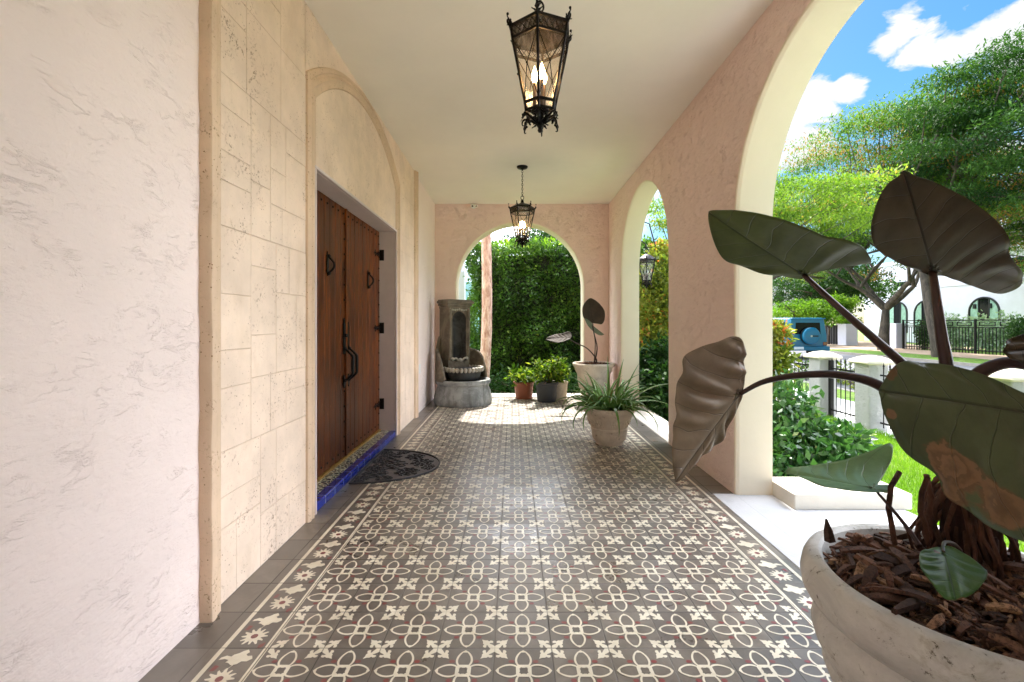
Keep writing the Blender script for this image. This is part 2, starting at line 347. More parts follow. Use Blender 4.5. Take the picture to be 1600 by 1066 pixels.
def floor_mesh():
    V = []; F = []; A = []
    def poly(pts, z, a):
        s = len(V); V.extend([(x, y, z) for x, y in pts]); F.append(tuple(range(s, s+len(pts)))); A.append(a)
    def strip(o, i, z, a, closed=True):
        s = len(V); n = len(o); V.extend([(x, y, z) for x, y in o]); V.extend([(x, y, z) for x, y in i])
        for k in range(n if closed else n-1):
            F.append((s+k, s+(k+1) % n, s+n+(k+1) % n, s+n+k)); A.append(a)
    # base sheets: inside the walls
    poly([(-1.42, YB), (XR+.001, YB), (XR+.001, YF+.27), (-1.42, YF+.27)], 0, 0)
    z1, z2, z3 = .0009, .0014, .0019
    def petal(cx, cy, ang, z):
        n = 12; o = []; i = []
        for side in (1, -1):
            for k in range(n):
                s = k/(n-1) if side == 1 else 1-k/(n-1)
                WF = lambda q: .0285/.428*max(0, q)**.5*max(0, 1-q)**.74
                x = .013+s*.081; o.append((x, side*(WF(s)+(.004 if s < .02 else 0))))
                s2 = .16+s*.70; wi = max(0, WF(s2)-.0074)
                i.append((.013+s2*.081, side*wi))
        ca, sa = math.cos(ang), math.sin(ang)
        R = lambda q: [(cx+x*ca-y*sa, cy+x*sa+y*ca) for x, y in q]
        strip(R(o), R(i), z, 1)
        c = [(.013+.010*math.cos(t)*.8, .0*ang+.009*math.sin(t)) for t in np.linspace(0, 2*PI, 9)[:-1]]
    arm = [(.0105, .0100), (.021, .0088), (.030, .0058), (.034, .0068), (.031, .0115), (.0265, .0155), (.0285, .0205), (.035, .0225), (.041, .0185), (.0415, .012), (.049, .0115), (.055, .0055), (.067, 0)]
    cross = []
    for k in range(4):
        a = PI/4+k*PI/2; ca, sa = math.cos(a), math.sin(a)
        for x, y in arm: cross.append((x*ca+y*sa, x*sa-y*ca)) 
        for x, y in arm[::-1][1:]: cross.append((x*ca-y*sa, x*sa+y*ca))
    def clip_half(poly_, right):
        pts = poly_; out = []; sgn = 1 if right else -1
        for k in range(len(pts)):
            a, b = pts[k], pts[(k+1) % len(pts)]
            if sgn*a[0] >= 0: out.append(a)
            if (sgn*a[0] >= 0) != (sgn*b[0] >= 0):
                t = a[0]/(a[0]-b[0]); out.append((0, a[1]+t*(b[1]-a[1])))
        return out
    y0 = -.0035          # row phase
    rows = range(int(YB/TILE)+1, int((YF-.02)/TILE)+1)
    for j in rows:
        for i in range(10):
            cx = FX0+(i+.5)*TILE; cy = y0+(j+.5)*TILE
            if cy+.1 > YF: continue
            for k in range(4): petal(cx, cy, k*PI/2, z1 if k % 2 else z1+.0002)
            for k in range(4):
                a = PI/4+k*PI/2; mx, my = cx+.0115*math.cos(a), cy+.0115*math.sin(a)
                poly([(mx+.0058*math.cos(t+a), my+.0058*math.sin(t+a)) for t in np.linspace(0, 2*PI, 5)[:-1]], z3, 0); poly([(mx+.012*math.cos(a)+.0085*math.cos(t), my+.012*math.sin(a)+.0085*math.sin(t)) for t in np.linspace(0, 2*PI, 9)[:-1]], z1-.0002, 1)
            for k in range(4):
                a = PI/4+k*PI/2
                mx, my = cx+.058*math.cos(a), cy+.058*math.sin(a)
                poly([(mx+.011*math.cos(t), my+.008*math.sin(t)) for t in np.linspace(0, 2*PI, 7)[:-1]], z1, 2)
        for i in range(11):
            cx = FX0+i*TILE; cy = y0+j*TILE
            c = cross if 0 < i < 10 else clip_half(cross, i == 0)
            if i == 0: cx += .012
            if i == 10: cx -= .012
            poly([(cx+x, cy+y) for x, y in c], z1, 1)
    # borders
    for side in (-1, 1):
        xi = FX0 if side < 0 else FX0+10*TILE; sg = side
        for a, b_ in ((-.006, .010), (.146, .163)):
            xs = sorted((xi+sg*a, xi+sg*b_)); poly([(xs[0], YB), (xs[1], YB), (xs[1], YF), (xs[0], YF)], z2, 1)
        xm = xi+sg*.079
        poly([(xm-.066, YB), (xm+.066, YB), (xm+.066, YF), (xm-.066, YF)], .0004, 0)
        for j in rows:
            cy = y0+(j+.32)*TILE; cx = xm
            if cy+.1 > YF: continue
            fl = []
            for k in range(48):
                t = 2*PI*k/48; r = .046*(.80+.24*math.cos(12*t+.6)+.06*math.sin(5*t)); fl.append((cx+sg*r*math.cos(t)*1.05, cy+r*math.sin(t)*1.0))
            poly(fl, z1, 1)
            poly([(cx+.0125*math.cos(t), cy+.0125*math.sin(t)) for t in np.linspace(0, 2*PI, 13)[:-1]], z2, 2)
            lf = [(0, -.052), (.016, -.046), (.024, -.030), (.040, -.030), (.052, -.014), (.044, .004), (.030, .002), (.022, .012), (.028, .024),
                  (.018, .040), (.006, .032), (-.004, .018), (-.016, .010), (-.020, -.002), (-.036, .004), (-.050, -.008), (-.052, -.022), (-.034, -.016), (-.020, -.022), (-.024, -.036), (-.012, -.040)]
            poly([(cx+sg*(-x)*1.08, cy+.5*TILE+y*.80) for x, y in lf], z2, 1)
            o = []; i2 = []
            for k in range(9):
                t = k/8; x = -.045+.05*math.sin(t*PI*.9); y = .012+t*.085; o.append((cx+sg*-x, cy+y)); i2.append((cx+sg*-(x+.006*(1.2-t)), cy+y+.004))
            strip(o, i2, z3, 1, False)
            poly([(cx+sg*.052, cy+.06), (cx+sg*.036, cy+.056), (cx+sg*.040, cy+.035), (cx+sg*.056, cy+.032)], z1, 2)
            poly([(cx-sg*.058, cy-.03), (cx-sg*.040, cy-.045), (cx-sg*.045, cy-.065), (cx-sg*.060, cy-.05)], z1, 2)
    me = bpy.data.meshes.new('floor'); me.from_pydata(V, [], F)
    at = me.attributes.new('pat', 'FLOAT', 'FACE'); at.data.foreach_set('value', [float(a) for a in A])
    me.materials.append(M['floor'])
    import bmesh
    bm = bmesh.new(); bm.from_mesh(me); bm.normal_update()
    for f in bm.faces:
        if f.normal.z < 0: f.normal_flip()
    bm.to_mesh(me); bm.free()
    o = bpy.data.objects.new('floor', me); COL.objects.link(o); sset(o, kind='structure'); return o
floor_mesh()
mb = MB(); mb.box(-1.42, YB, G-.2, XR, YF+.27, -.012); sset(mb.build('porch_base', M['slab']), kind='structure')
# white concrete landing in the arches and in front of the steps
mb = MB()
mb.box(1.343, 1.14, -.003, XR, 3.06, .004); mb.box(XR, YB, G-.2, XO+.05, YF+.30, .002)
mb.box(XO+.05, -2.2, G-.2, 2.42, 3.14, .0)
mb.box(1.343, -2.06, -.003, XR, -.14, .004)
sset(mb.build('landing', M['slab'], bevel=.004), kind='structure')
mb = MB(); mb.box(2.42, -2.2, G-.2, 2.75, 2.78, -.17); mb.box(2.75, -2.2, G-.2, 3.08, 2.78, -.34)
sset(mb.build('entry_steps', M['slab'], bevel=.004), kind='structure')
mb = MB(); mb.box(-1.3, YF+.002, -.1, 1.6, YF+.36, .010); sset(mb.build('doorsill', M['sill'], bevel=.006), kind='structure')
mb = MB(); mb.box(XR+.004, 4.36, -.05, XO+.07, 6.25, .008); sset(mb.build('arch_sill', M['sill'], bevel=.005), kind='structure')

# ------------------------------------------------------------------ the villa and its porch
villa = thing('villa', 'pale pink stucco villa porch with rounded arches, coral stone door surround and white ceiling', 'building', (0, 0, 0))
def arch_wall(fn, s0, s1, thick, top, z0, arches, name):
    """fn(s, d, z): s along the wall, d depth away from the porch; arches (centre, r, spring)"""
    mb = MB()
    CH = .022
    for layer in (0, 1):
        d = 0 if layer == 0 else thick; add = CH if layer == 0 else 0; mb.mi = 0 if layer == 0 else 2
        cur = s0
        for (c, r, sp) in arches:
            R = r+add
            mb.quad(fn(cur, d, z0), fn(c-R, d, z0), fn(c-R, d, top), fn(cur, d, top))
            n = 48; pts = [(c-R*math.cos(PI*k/n), sp+R*math.sin(PI*k/n)) for k in range(n+1)]
            for k in range(n): mb.quad(fn(pts[k][0], d, pts[k][1]), fn(pts[k+1][0], d, pts[k+1][1]), fn(pts[k+1][0], d, top), fn(pts[k][0], d, top))
            cur = c+R
        mb.quad(fn(cur, d, z0), fn(s1, d, z0), fn(s1, d, top), fn(cur, d, top))
    mb.mi = 2
    mb.quad(fn(s0, 0, top), fn(s1, 0, top), fn(s1, thick, top), fn(s0, thick, top))
    mb.quad(fn(s0, 0, z0), fn(s0, thick, z0), fn(s0, thick, top), fn(s0, 0, top)); mb.quad(fn(s1, 0, z0), fn(s1, thick, z0), fn(s1, thick, top), fn(s1, 0, top))
    wall = mb.build(name, [M['pink_rough'], M['cream'], M['outer']], villa, fix=True)
    mb = MB()
    for (c, r, sp) in arches:
        prof = [(0, CH), (.004, .010), (.020, .002), (.03, 0), (thick, 0)]
        n = 64; rings = []
        for (d, a) in prof:
            R = r+a; q = [fn(c-R, d, z0)]+[fn(c-R*math.cos(PI*k/n), d, sp+R*math.sin(PI*k/n)) for k in range(n+1)]+[fn(c+R, d, z0)]
            rings.append(q)
        for i in range(len(rings)-1):
            for k in range(len(rings[0])-1): mb.quad(rings[i][k], rings[i+1][k], rings[i+1][k+1], rings[i][k+1])
    if arches: mb.build('arch_reveal', M['cream'], villa, smooth=True, fix=True)
    return wall
AR = [(-4.308+3.204*k, .938, 1.815) for k in range(4)][1:]       # centres -1.104, 2.10, 5.304
arch_wall(lambda s, d, z: (XR+d, s, z), YB, YF, XO-XR, 4.1, -.004, AR, 'arcade_wall')
arch_wall(lambda s, d, z: (s, YF+d, z), -1.45, XO, .25, 4.1, -.004, [(.113, .978, 1.72)], 'end_wall')
arch_wall(lambda s, d, z: (-s, YB-d, z), -XO, 1.45, .25, 4.1, -.004, [], 'end_wall')  # unseen wall behind the camera, left without an arch to cut light from behind
# pillar feet below floor level outside
mb = MB(); mb.box(-1.45, YB-.24, ZC, XR+.24, YF+.245, 3.3); mb.build('ceiling', M['ceiling'], villa)
# house wall with the door opening
DY0, DY1, DZ = 2.744, 4.630, 2.078; DX = -1.354
mb = MB()
def wallq(y0, y1, z0, z1): mb.quad((XL, y0, z0), (XL, y1, z0), (XL, y1, z1), (XL, y0, z1))
wallq(YB, DY0, 0, ZC+.1); wallq(DY1, YF, 0, ZC+.1); wallq(DY0, DY1, DZ, ZC+.1)
mb.build('house_wall', M['pink'], villa)
mb = MB(); mb.box(-3.2, YB-.2, G-.2, -1.46, YF+.25, 4.1); mb.build('house_block', M['outer'], villa)
# door recess: jambs, lintel soffit
mb = MB()
mb.box(-1.46, DY0-.05, 0, XL-.003, DY0, DZ); mb.box(-1.46, DY1, 0, XL-.003, DY1+.05, DZ); mb.box(-1.46, DY0-.05, DZ, XL-.003, DY1+.05, DZ+.06)
mb.build('door_recess', M['jamb'], villa)
mb = MB(); mb.box(XL-.002, DY0-.02, 0, -1.178, DY0-.0005, DZ); mb.box(XL-.002, DY1+.0005, 0, -1.178, DY1+.02, DZ); mb.box(XL-.002, DY0-.02, DZ+.0005, -1.178, DY1+.02, DZ+.02)
mb.build('opening_edge', M['jamb'], villa, bevel=.004)

# coral stone surround: random ashlar blocks with grooved joints
SY0, SY1 = 1.743, 5.58
surround_faces = MB(); srnd = []
def block(y0, y1, z0, z1, x=None):
    g = .0009; x = -1.189+random.uniform(-.0009, .0009) if x is None else x; bv = .0025; y0 += g; y1 -= g; z0 += g; z1 -= g
    b0 = x-.0022
    vs = [(b0, y0, z0), (b0, y1, z0), (b0, y1, z1), (b0, y0, z1), (x, y0+bv, z0+bv), (x, y1-bv, z0+bv), (x, y1-bv, z1-bv), (x, y0+bv, z1-bv)]
    surround_faces.add(vs, [(4, 5, 6, 7), (0, 1, 5, 4), (1, 2, 6, 5), (2, 3, 7, 6), (3, 0, 4, 7)])
    srnd.extend([random.random()]*5)
def ashlar(y0, y1, z0, z1):
    w, h = y1-y0, z1-z0
    if (w <= .42 and h <= .52 and (w*h < .062 or random.random() < .28)) or w < .16 and h < .24: block(y0, y1, z0, z1); return
    if h > w*1.25 or (w < .3):
        if h < .20: block(y0, y1, z0, z1); return
        c = z0+h*random.choice((.3, .4, .62, .7)); ashlar(y0, y1, z0, c); ashlar(y0, y1, c, z1)
    else:
        if w < .18: block(y0, y1, z0, z1); return
        c = y0+w*random.choice((.3, .4, .64)); ashlar(y0, c, z0, z1); ashlar(c, y1, z0, z1)
YO0, YO1 = 2.617, 4.757       # outer edge of the door arch moulding
rr = 1.747; cyA = (YO0+YO1)/2; czA = 2.97-rr
random.seed(21)
ashlar(SY0+.09, YO0, 0, 1.55); ashlar(SY0+.09, YO0, 1.55, ZC); ashlar(YO1, SY1-.09, 0, 1.5); ashlar(YO1, SY1-.09, 1.5, ZC)
def zout(y): return czA+math.sqrt(max(0, rr*rr-(y-cyA)**2))
# spandrel pieces above the arch
def spandrel(y0, y1):
    n = 10; x = -1.189+random.uniform(-.0009, .0009); low = [(x, y0+.0013+(y1-y0-.0026)*k/n, zout(y0+(y1-y0)*k/n)-.03) for k in range(n+1)]
    vs = low+[(x, y1-.0013, ZC), (x, y0+.0013, ZC)]; surround_faces.add(vs, [tuple(range(len(vs)))]); srnd.append(random.random())
ys = [YO0, 2.86, 3.15, 3.5, 3.687, 3.9, 4.25, 4.55, YO1]
for a, b_ in zip(ys, ys[1:]): spandrel(a, b_)
sur = surround_faces.build('stone_surround', M['coral'], villa, fix=False)
at = sur.data.attributes.new('rnd', 'FLOAT', 'FACE'); at.data.foreach_set('value', srnd)
# backing board so the joints read as grooves
mb = MB(); x = -1.1955
for y0, y1, z0, z1 in ((SY0+.02, DY0-.02, 0, ZC), (DY1+.02, SY1-.02, 0, ZC), (DY0-.02, DY1+.02, DZ+.02, ZC)):
    mb.quad((x, y0, z0), (x, y1, z0), (x, y1, z1), (x, y0, z1))
mb.build('joint_mortar', mat_plain('mortar', (226, 204, 178), .9, var=.1), villa, fix=False)
# tympanum stones (three pieces meeting like a flat arch)
def arcpts(y0, y1, crown, spring, n):
    c = (y0+y1)/2; hw = (y1-y0)/2; ri = crown-spring; R = (hw*hw+ri*ri)/(2*ri)
    return [(y0+(y1-y0)*k/n, crown-R+math.sqrt(max(0, R*R-(y0+(y1-y0)*k/n-c)**2))) for k in range(n+1)]
inn = arcpts(DY0, DY1, 2.872, 2.50, 40)
mb = MB()
cuts = [(0, 14), (14, 26), (26, 40)]; bot = [(DY0, 3.45), (3.45, 3.92), (3.92, DY1)]
for (i0, i1), (b0, b1) in zip(cuts, bot):
    x = -1.1915; vs = [(x, b0+.0015, DZ+.02), (x, b1-.0015, DZ+.02)]+[(x, y+(.0015 if k == i0 else -.0015 if k == i1 else 0), z) for k, (y, z) in reversed([(k, inn[k]) for k in range(i0, i1+1)])]
    mb.add(vs, [tuple(range(len(vs)))])
tym = mb.build('tympanum', M['coral'], villa, fix=False)
# mouldings swept round the door niche
out = [(YO0, 0)]+[(YO0, 2.6*k/8) for k in range(1, 8)]; ip = [(DY0-.002, 0)]+[(DY0-.002, 2.5*k/8) for k in range(1, 8)]
oa = arcpts(YO0, YO1, 2.968, 2.6, 40); ia = [(y, z) for y, z in inn]
out += oa+[(YO1, 2.6*k/8) for k in range(7, 0, -1)]+[(YO1, 0)]; ip += ia+[(DY1+.002, 2.5*k/8) for k in range(7, 0, -1)]+[(DY1+.002, 0)]
prof = [(0, 0), (.02, .014), (.10, .022), (.24, .024), (.30, .013), (.38, .012), (.44, .020), (.56, .023), (.62, .014), (.70, .010), (.84, .008), (.94, .010), (1.0, -.004)]
mb = MB(); n = len(out)
vs = [(-1.1925+h, o[0]*(1-q)+i_[0]*q, o[1]*(1-q)+i_[1]*q) for (q, h) in prof for o, i_ in zip(out, ip)]
mb.add(vs, [(a*n+k, a*n+k+1, (a+1)*n+k+1, (a+1)*n+k) for a in range(len(prof)-1) for k in range(n-1)])
mb.build('arch_moulding', M['coral_rib'], villa, smooth=True)
# edge ribs of the surround
for y0, y1 in ((SY0, SY0+.09), (SY1, SY1-.09)):
    mb = MB(); pr = [(0, -.012), (.0, .030), (.05, .038), (.16, .041), (.42, .036), (.48, .028), (.54, .030), (.85, .026), (.95, .016), (1, 0)]
    rows = 40; vs = []
    for k in range(rows+1):
        z = ZC*k/rows; w = .0025*math.sin(k*1.7+y0)+.002*math.sin(k*.6)
        for q, h in pr: vs.append((-1.192+h, y0+(y1-y0)*q+w*(1-q), z))
    m_ = len(pr); mb.add(vs, [(a*m_+k, a*m_+k+1, (a+1)*m_+k+1, (a+1)*m_+k) for a in range(rows) for k in range(m_-1)])
    mb.build('edge_moulding', M['coral_rib'], villa, smooth=True)

# threshold: raised tiled step with blue edge
def mat_blue():
    m, nt, N, L, b = newmat('cobalt_glazed_tile'); tc = N.new('ShaderNodeTexCoord'); sp = N.new('ShaderNodeSeparateXYZ'); L.new(tc.outputs['Object'], sp.inputs[0])
    fr = math_(N, L, 'FRACT', math_(N, L, 'DIVIDE', sp.outputs[1], .152)); e = math_(N, L, 'MINIMUM', fr, math_(N, L, 'SUBTRACT', 1, fr))
    j = mrange(N, L, e, .010, .022, 1, 0); nz = noise(N, L, tc.outputs['Object'], 9, 5, .6)
    c = mixc(N, L, nz, lin((14, 22, 105)), lin((38, 56, 165))); c = mixc(N, L, j, c, lin((150, 160, 190)))
    L.new(c, b.inputs['Base Color']); b.inputs['Roughness'].default_value = .14; b.inputs['Coat Weight'].default_value = .5
    bp = N.new('ShaderNodeBump'); bp.inputs['Strength'].default_value = .4; bp.inputs['Distance'].default_value = .003
    L.new(math_(N, L, 'SUBTRACT', nz, j), bp.inputs['Height']); L.new(bp.outputs[0], b.inputs['Normal']); return m
def mat_deco():
    m, nt, N, L, b = newmat('small_decorated_tile'); tc = N.new('ShaderNodeTexCoord'); vec = tc.outputs['Object']
    vr = N.new('ShaderNodeTexVoronoi'); vr.feature = 'DISTANCE_TO_EDGE'; L.new(vec, vr.inputs[0]); vr.inputs['Scale'].default_value = 34
    wv = mrange(N, L, vr.outputs['Distance'], .06, .16, 1, 0)
    c = mixc(N, L, wv, lin((58, 62, 70)), lin((190, 186, 160))); c = mixc(N, L, mrange(N, L, noise(N, L, vec, 30), .58, .62), c, lin((40, 84, 110)))
    L.new(c, b.inputs['Base Color']); b.inputs['Roughness'].default_value = .25; return m
thr = MB(); thr.box(DX-.05, DY0, -.002, -1.25, DY1, .056); thr = thr.build('threshold', mat_deco(), villa)
mb = MB(); mb.box(-1.2498, DY0+.001, -.001, -1.186, DY1-.001, .058); mb.build('blue_tile_edge', mat_blue(), thr, bevel=.008)
mb = MB(); mb.box(DX-.01, DY0, .056, DX+.016, DY1, .074); mb.build('brass_strip', M['brass'], thr, bevel=.003)

# doors
def mat_wood():
    m, nt, N, L, b = newmat('varnished_oak_plank'); tc = N.new('ShaderNodeTexCoord'); vec = tc.outputs['Object']
    g = noise(N, L, vec, 14, 8, .68, .7, ((1, 6, .35), (0, 0, 0))); g2 = noise(N, L, vec, 60, 6, .7, .3, ((1, 6, .16), (0, 0, 0)))
    sp = N.new('ShaderNodeSeparateXYZ'); L.new(vec, sp.inputs[0])
    at = N.new('ShaderNodeAttribute'); at.attribute_name = 'rnd'
    c = mixc(N, L, mrange(N, L, g, .3, .7), lin((58, 24, 8)), lin((160, 84, 26)))
    c = mixc(N, L, mrange(N, L, g2, .5, .72, 0, .6), c, lin((56, 26, 12)))
    c = mixc(N, L, math_(N, L, 'MULTIPLY', at.outputs['Fac'], .35), c, lin((72, 32, 14)))
    low = mrange(N, L, sp.outputs[2], .1, 1.35, 1, 0)
    c = mixc(N, L, math_(N, L, 'MULTIPLY', low, .5), c, lin((66, 34, 20))); c = mixc(N, L, mrange(N, L, noise(N, L, vec, 2.6, 5, .7, .5, ((1, 2, .6), (0, 0, 0))), .42, .66, 0, .7), c, lin((54, 22, 8)))
    worn = math_(N, L, 'MULTIPLY', mrange(N, L, noise(N, L, vec, 22, 6, .7, .4, ((1, 4, .5), (0, 0, 0))), .58, .68), mrange(N, L, noise(N, L, vec, 2.2, 3), .5, .62))
    c = mixc(N, L, math_(N, L, 'MULTIPLY', math_(N, L, 'MULTIPLY', worn, low), .75), c, lin((190, 140, 96)))
    L.new(c, b.inputs['Base Color']); L.new(mrange(N, L, g, .3, .7, .34, .5), b.inputs['Roughness']); b.inputs['Specular IOR Level'].default_value = .3
    bp = N.new('ShaderNodeBump'); bp.inputs['Strength'].default_value = .45; bp.inputs['Distance'].default_value = .002; L.new(g2, bp.inputs['Height']); L.new(bp.outputs[0], b.inputs['Normal'])
    return m
M['wood'] = mat_wood()
stud_mb = MB(); stud_mb.lathe([(0, .009), (.005, .008), (.009, .004), (.010, 0)], 10); stud0 = None
def ring_pull(parent, y, z):
    mb = MB(); x = DX+.001
    poly = [(0, .075), (.010, .05), (.020, .045), (.014, .02), (.020, 0), (.014, -.05), (.024, -.075), (.010, -.09), (0, -.105), (-.010, -.09), (-.024, -.075), (-.014, -.05), (-.020, 0), (-.014, .02), (-.020, .045), (-.010, .05)]
    mb.prism(poly, lambda a, b_, h: (x+h, y+a, z+b_), .007)
    mb.tube([(x+.008+.045*math.sin(PI*k/14), y+.0, z+.035-.125*k/14) for k in range(15)], [.006+.003*math.sin(PI*k/14) for k in range(15)], 8)
    mb.ball((x+.014, y, z+.04), .013); mb.ball((x+.014, y, z-.088), .015)
    mb.build('door_knocker', M['iron'], parent, smooth=True)
def strap_hinge(parent, y, z, d):      # d: direction the strap runs from the jamb
    mb = MB(); x = DX+.001
    poly = [(0, -.030), (.03, -.030), (.035, -.012), (.07, -.010), (.075, -.020), (.085, -.010), (.12, -.008), (.13, -.026), (.15, -.034), (.150, -.014), (.178, -.012), (.20, 0),
            (.178, .012), (.150, .014), (.15, .034), (.13, .026), (.12, .008), (.085, .010), (.075, .020), (.07, .010), (.035, .012), (.03, .030), (0, .030)]
    mb.prism([(a*d, b_) for a, b_ in poly], lambda a, b_, h: (x+h, y+a, z+b_), .006)
    mb.box(x, min(y, y-.02*d), z-.055, x+.045, max(y, y-.02*d), z+.055)
    for a in (.02, .06, .11, .17): mb.ball((x+.007, y+a*d, z), .007, 8)
    mb.build('strap_hinge', M['iron'], parent, smooth=True, bevel=.0)
def pull(parent, y, d, long_plate):
    mb = MB(); x = DX+.001; zb = .665
    if long_plate: mb.prism([(-.022, .905), (.022, .905), (.022, 1.14), (.010, 1.155), (.014, 1.172), (0, 1.19), (-.014, 1.172), (-.010, 1.155), (-.022, 1.14)], lambda a, b_, h: (x+h, y+a, b_), .010)
    else: mb.prism([(-.014, .90), (.014, .90), (.014, 1.13), (0, 1.16), (-.014, 1.13)], lambda a, b_, h: (x+h, y+a, b_), .008)
    pts = []
    for k in range(17):
        t = k/16; ang = PI*t; pts.append((x+.012+.062*min(1, math.sin(ang)*1.5), y+.0, .945-.26*t))
    mb.tube(pts, [.008+.005*math.sin(PI*k/16) for k in range(17)], 10)
    mb.prism([(-.018, .72), (0, .735), (.018, .72), (.014, .69), (.022, .665), (.012, .645), (0, .63), (-.012, .645), (-.022, .665), (-.014, .69)], lambda a, b_, h: (x+h, y+a, b_), .010)
    mb.ball((x+.012, y, .945), .016); mb.ball((x+.012, y, .69), .016)
    if long_plate: mb.ball((x+.02, y, 1.05), .016)
    mb.build('pull_handle', M['iron'], parent, smooth=True)
def door_leaf(y0, y1, hinge_at_y1):
    root = MB(); npl = 9; w = (y1-y0)/npl; z0, z1 = .078, DZ-.004; rn = []
    for k in range(npl):
        a, b_ = y0+k*w+.0008, y0+(k+1)*w-.0008; x = DX+random.uniform(-.0012, .0012); bv = .006
        vs = [(x-.03, a, z0), (x-.03, b_, z0), (x-.03, b_, z1), (x-.03, a, z1), (x, a+bv, z0), (x, b_-bv, z0), (x, b_-bv, z1), (x, a+bv, z1), (x-.007, a, z0), (x-.007, b_, z0), (x-.007, b_, z1), (x-.007, a, z1)]
        root.add(vs, [(4, 5, 6, 7), (8, 4, 7, 11), (5, 9, 10, 6), (0, 8, 11, 3), (9, 1, 2, 10), (0, 1, 9, 5, 4, 8), (2, 3, 11, 7, 6, 10)]); rn += [random.random()]*7
    o = root.build('door_leaf', M['wood'], villa, fix=False)
    at = o.data.attributes.new('rnd', 'FLOAT', 'FACE'); at.data.foreach_set('value', rn)
    mb = MB(); mb.box(DX-.05, y0, z0, DX-.031, y1, z1); mb.build('backing_board', M['wood'], o)
    global stud0
    pos = [(y0+w*(k+.5), z1-.05) for k in range(npl)]+[(y0+w*(k+.5), z0+.05) for k in range(npl)]
    my = y0+.03 if hinge_at_y1 else y1-.03; hy = y1-.03 if hinge_at_y1 else y0+.03
    for k in range(15):
        z = z0+.16+k*.122
        pos += [(my, z)] if abs(z-.92) > .3 else []
        pos += [(hy, z)] if min(abs(z-.33), abs(z-1.10), abs(z-1.84)) > .09 else []
    for (y, z) in pos:
        if stud0 is None:
            stud0 = stud_mb.build('stud', M['iron'], None, smooth=True); s = stud0
        else: s = stud0.copy(); COL.objects.link(s)
        s.parent = o; s.location = (DX+.001, y, z); s.rotation_euler = (0, PI/2, 0)
    for z in (.33, 1.10, 1.84): strap_hinge(o, y1 if hinge_at_y1 else y0, z, -1 if hinge_at_y1 else 1)
    return o
YM = 3.687
dl = door_leaf(DY0+.003, YM-.004, False); dr = door_leaf(YM+.004, DY1-.003, True)
ring_pull(dl, 3.32, 1.60); ring_pull(dr, 4.25, 1.575)
pull(dl, YM-.045, 1, True); pull(dr, YM+.05, -1, False)
mb = MB(); mb.box(DX, YM-.016, .078, DX+.014, YM+.014, DZ-.004); mb.build('astragal', M['wood'], dr, bevel=.004)
mb = MB(); mb.box(XL, 5.83, .50, XL+.006, 5.91, .62); mb.build('outlet_cover', M['white_paint'], villa, bevel=.003)

# cheek block beside the steps
mb = MB(); mb.box(1.735, 2.80, -.001, 2.462, 3.12, .098)
o = mb.build('plinth_block', M['sill'], bevel=.008); sset(o, 'low cream painted block at the foot of the arch pillar', 'block')
# security camera under the ceiling
sc = thing('security_camera', 'small white dome security camera high on the end wall above the arch', 'camera', (-.605, YF, 2.955))
mb = MB(); mb.tube([(0, 0, .0), (0, -.03, 0)], [.035, .03], 14); mb.build('mount', M['white_paint'], sc, smooth=True)
mb = MB(); mb.ball((-.012, -.055, -.005), .033, 14); mb.ball((.042, -.045, -.005), .026, 12); mb.build('head', M['white_paint'], sc, smooth=True)
for q, r_ in (((-.010, -.080, -.012), .015), ((.046, -.064, -.010), .012)): mb = MB(); mb.ball(q, r_, 10); mb.build('lens', M['black'], sc, smooth=True)
#%%GROUND
# ------------------------------------------------------------------ ground, lawn, street
def mat_grassbase():
    m, nt, N, L, b = newmat('turf'); tc = N.new('ShaderNodeTexCoord'); vec = tc.outputs['Object']
    c = mixc(N, L, mrange(N, L, noise(N, L, vec, 9, 8, .75), .3, .7), lin((74, 110, 28)), lin((128, 166, 52)))
    c = mixc(N, L, mrange(N, L, noise(N, L, vec, .8, 4), .45, .7, 0, .4), c, lin((150, 160, 80)))
    L.new(c, b.inputs['Base Color']); b.inputs['Roughness'].default_value = .9
    bp = N.new('ShaderNodeBump'); bp.inputs['Distance'].default_value = .03; L.new(noise(N, L, vec, 60, 4, .8), bp.inputs['Height']); L.new(bp.outputs[0], b.inputs['Normal']); return m
M['turf'] = mat_grassbase()
M['asphalt'] = mat_plain('asphalt', (112, 112, 116), .85, var=.12, vscale=1.2, bump=.4, bscale=90)
M['walk'] = mat_plain('concrete_walk', (205, 203, 198), .8, var=.08, vscale=2, bump=.2, bscale=50)
M['kerb'] = mat_plain('kerb_stone', (150, 142, 132), .8, var=.15, vscale=4)
M['paver'] = mat_plain('sandy_paving', (186, 160, 136), .85, var=.14, vscale=3)
def sheet(name, x0, y0, x1, y1, z, mat):
    mb = MB(); mb.quad((x0, y0, z), (x1, y0, z), (x1, y1, z), (x0, y1, z)); return sset(mb.build(name, mat, fix=False), kind='structure')
sheet('ground', -600, -600, 600, 600, G-.06, M['turf'])
sheet('lawn', 1.9, -6, 5.6, 12, G, M['turf'])
sheet('sidewalk', 5.45, -30, 7.15, 60, G+.004, M['walk'])
sheet('verge', 7.15, -30, 8.3, 60, G-.004, M['turf'])
sheet('street', 8.3, -60, 18.0, 160, G-.05, M['asphalt'])
mb = MB(); mb.box(18.0, -60, G-.2, 18.18, 160, G+.07); sset(mb.build('kerb', M['kerb']), kind='structure')
mb = MB(); mb.box(8.15, -30, G-.2, 8.3, 60, G+.01); sset(mb.build('kerb', M['kerb']), kind='structure')
sheet('verge', 18.18, -60, 20.8, 160, G+.05, M['turf'])
sheet('sidewalk', 20.8, -60, 24.3, 160, G+.058, M['paver'])
sheet('driveway', 18.18, 27.5, 30, 46, G+.068, M['paver'])
sheet('lawn', 24.3, -60, 60, 27.4, G+.06, M['turf'])
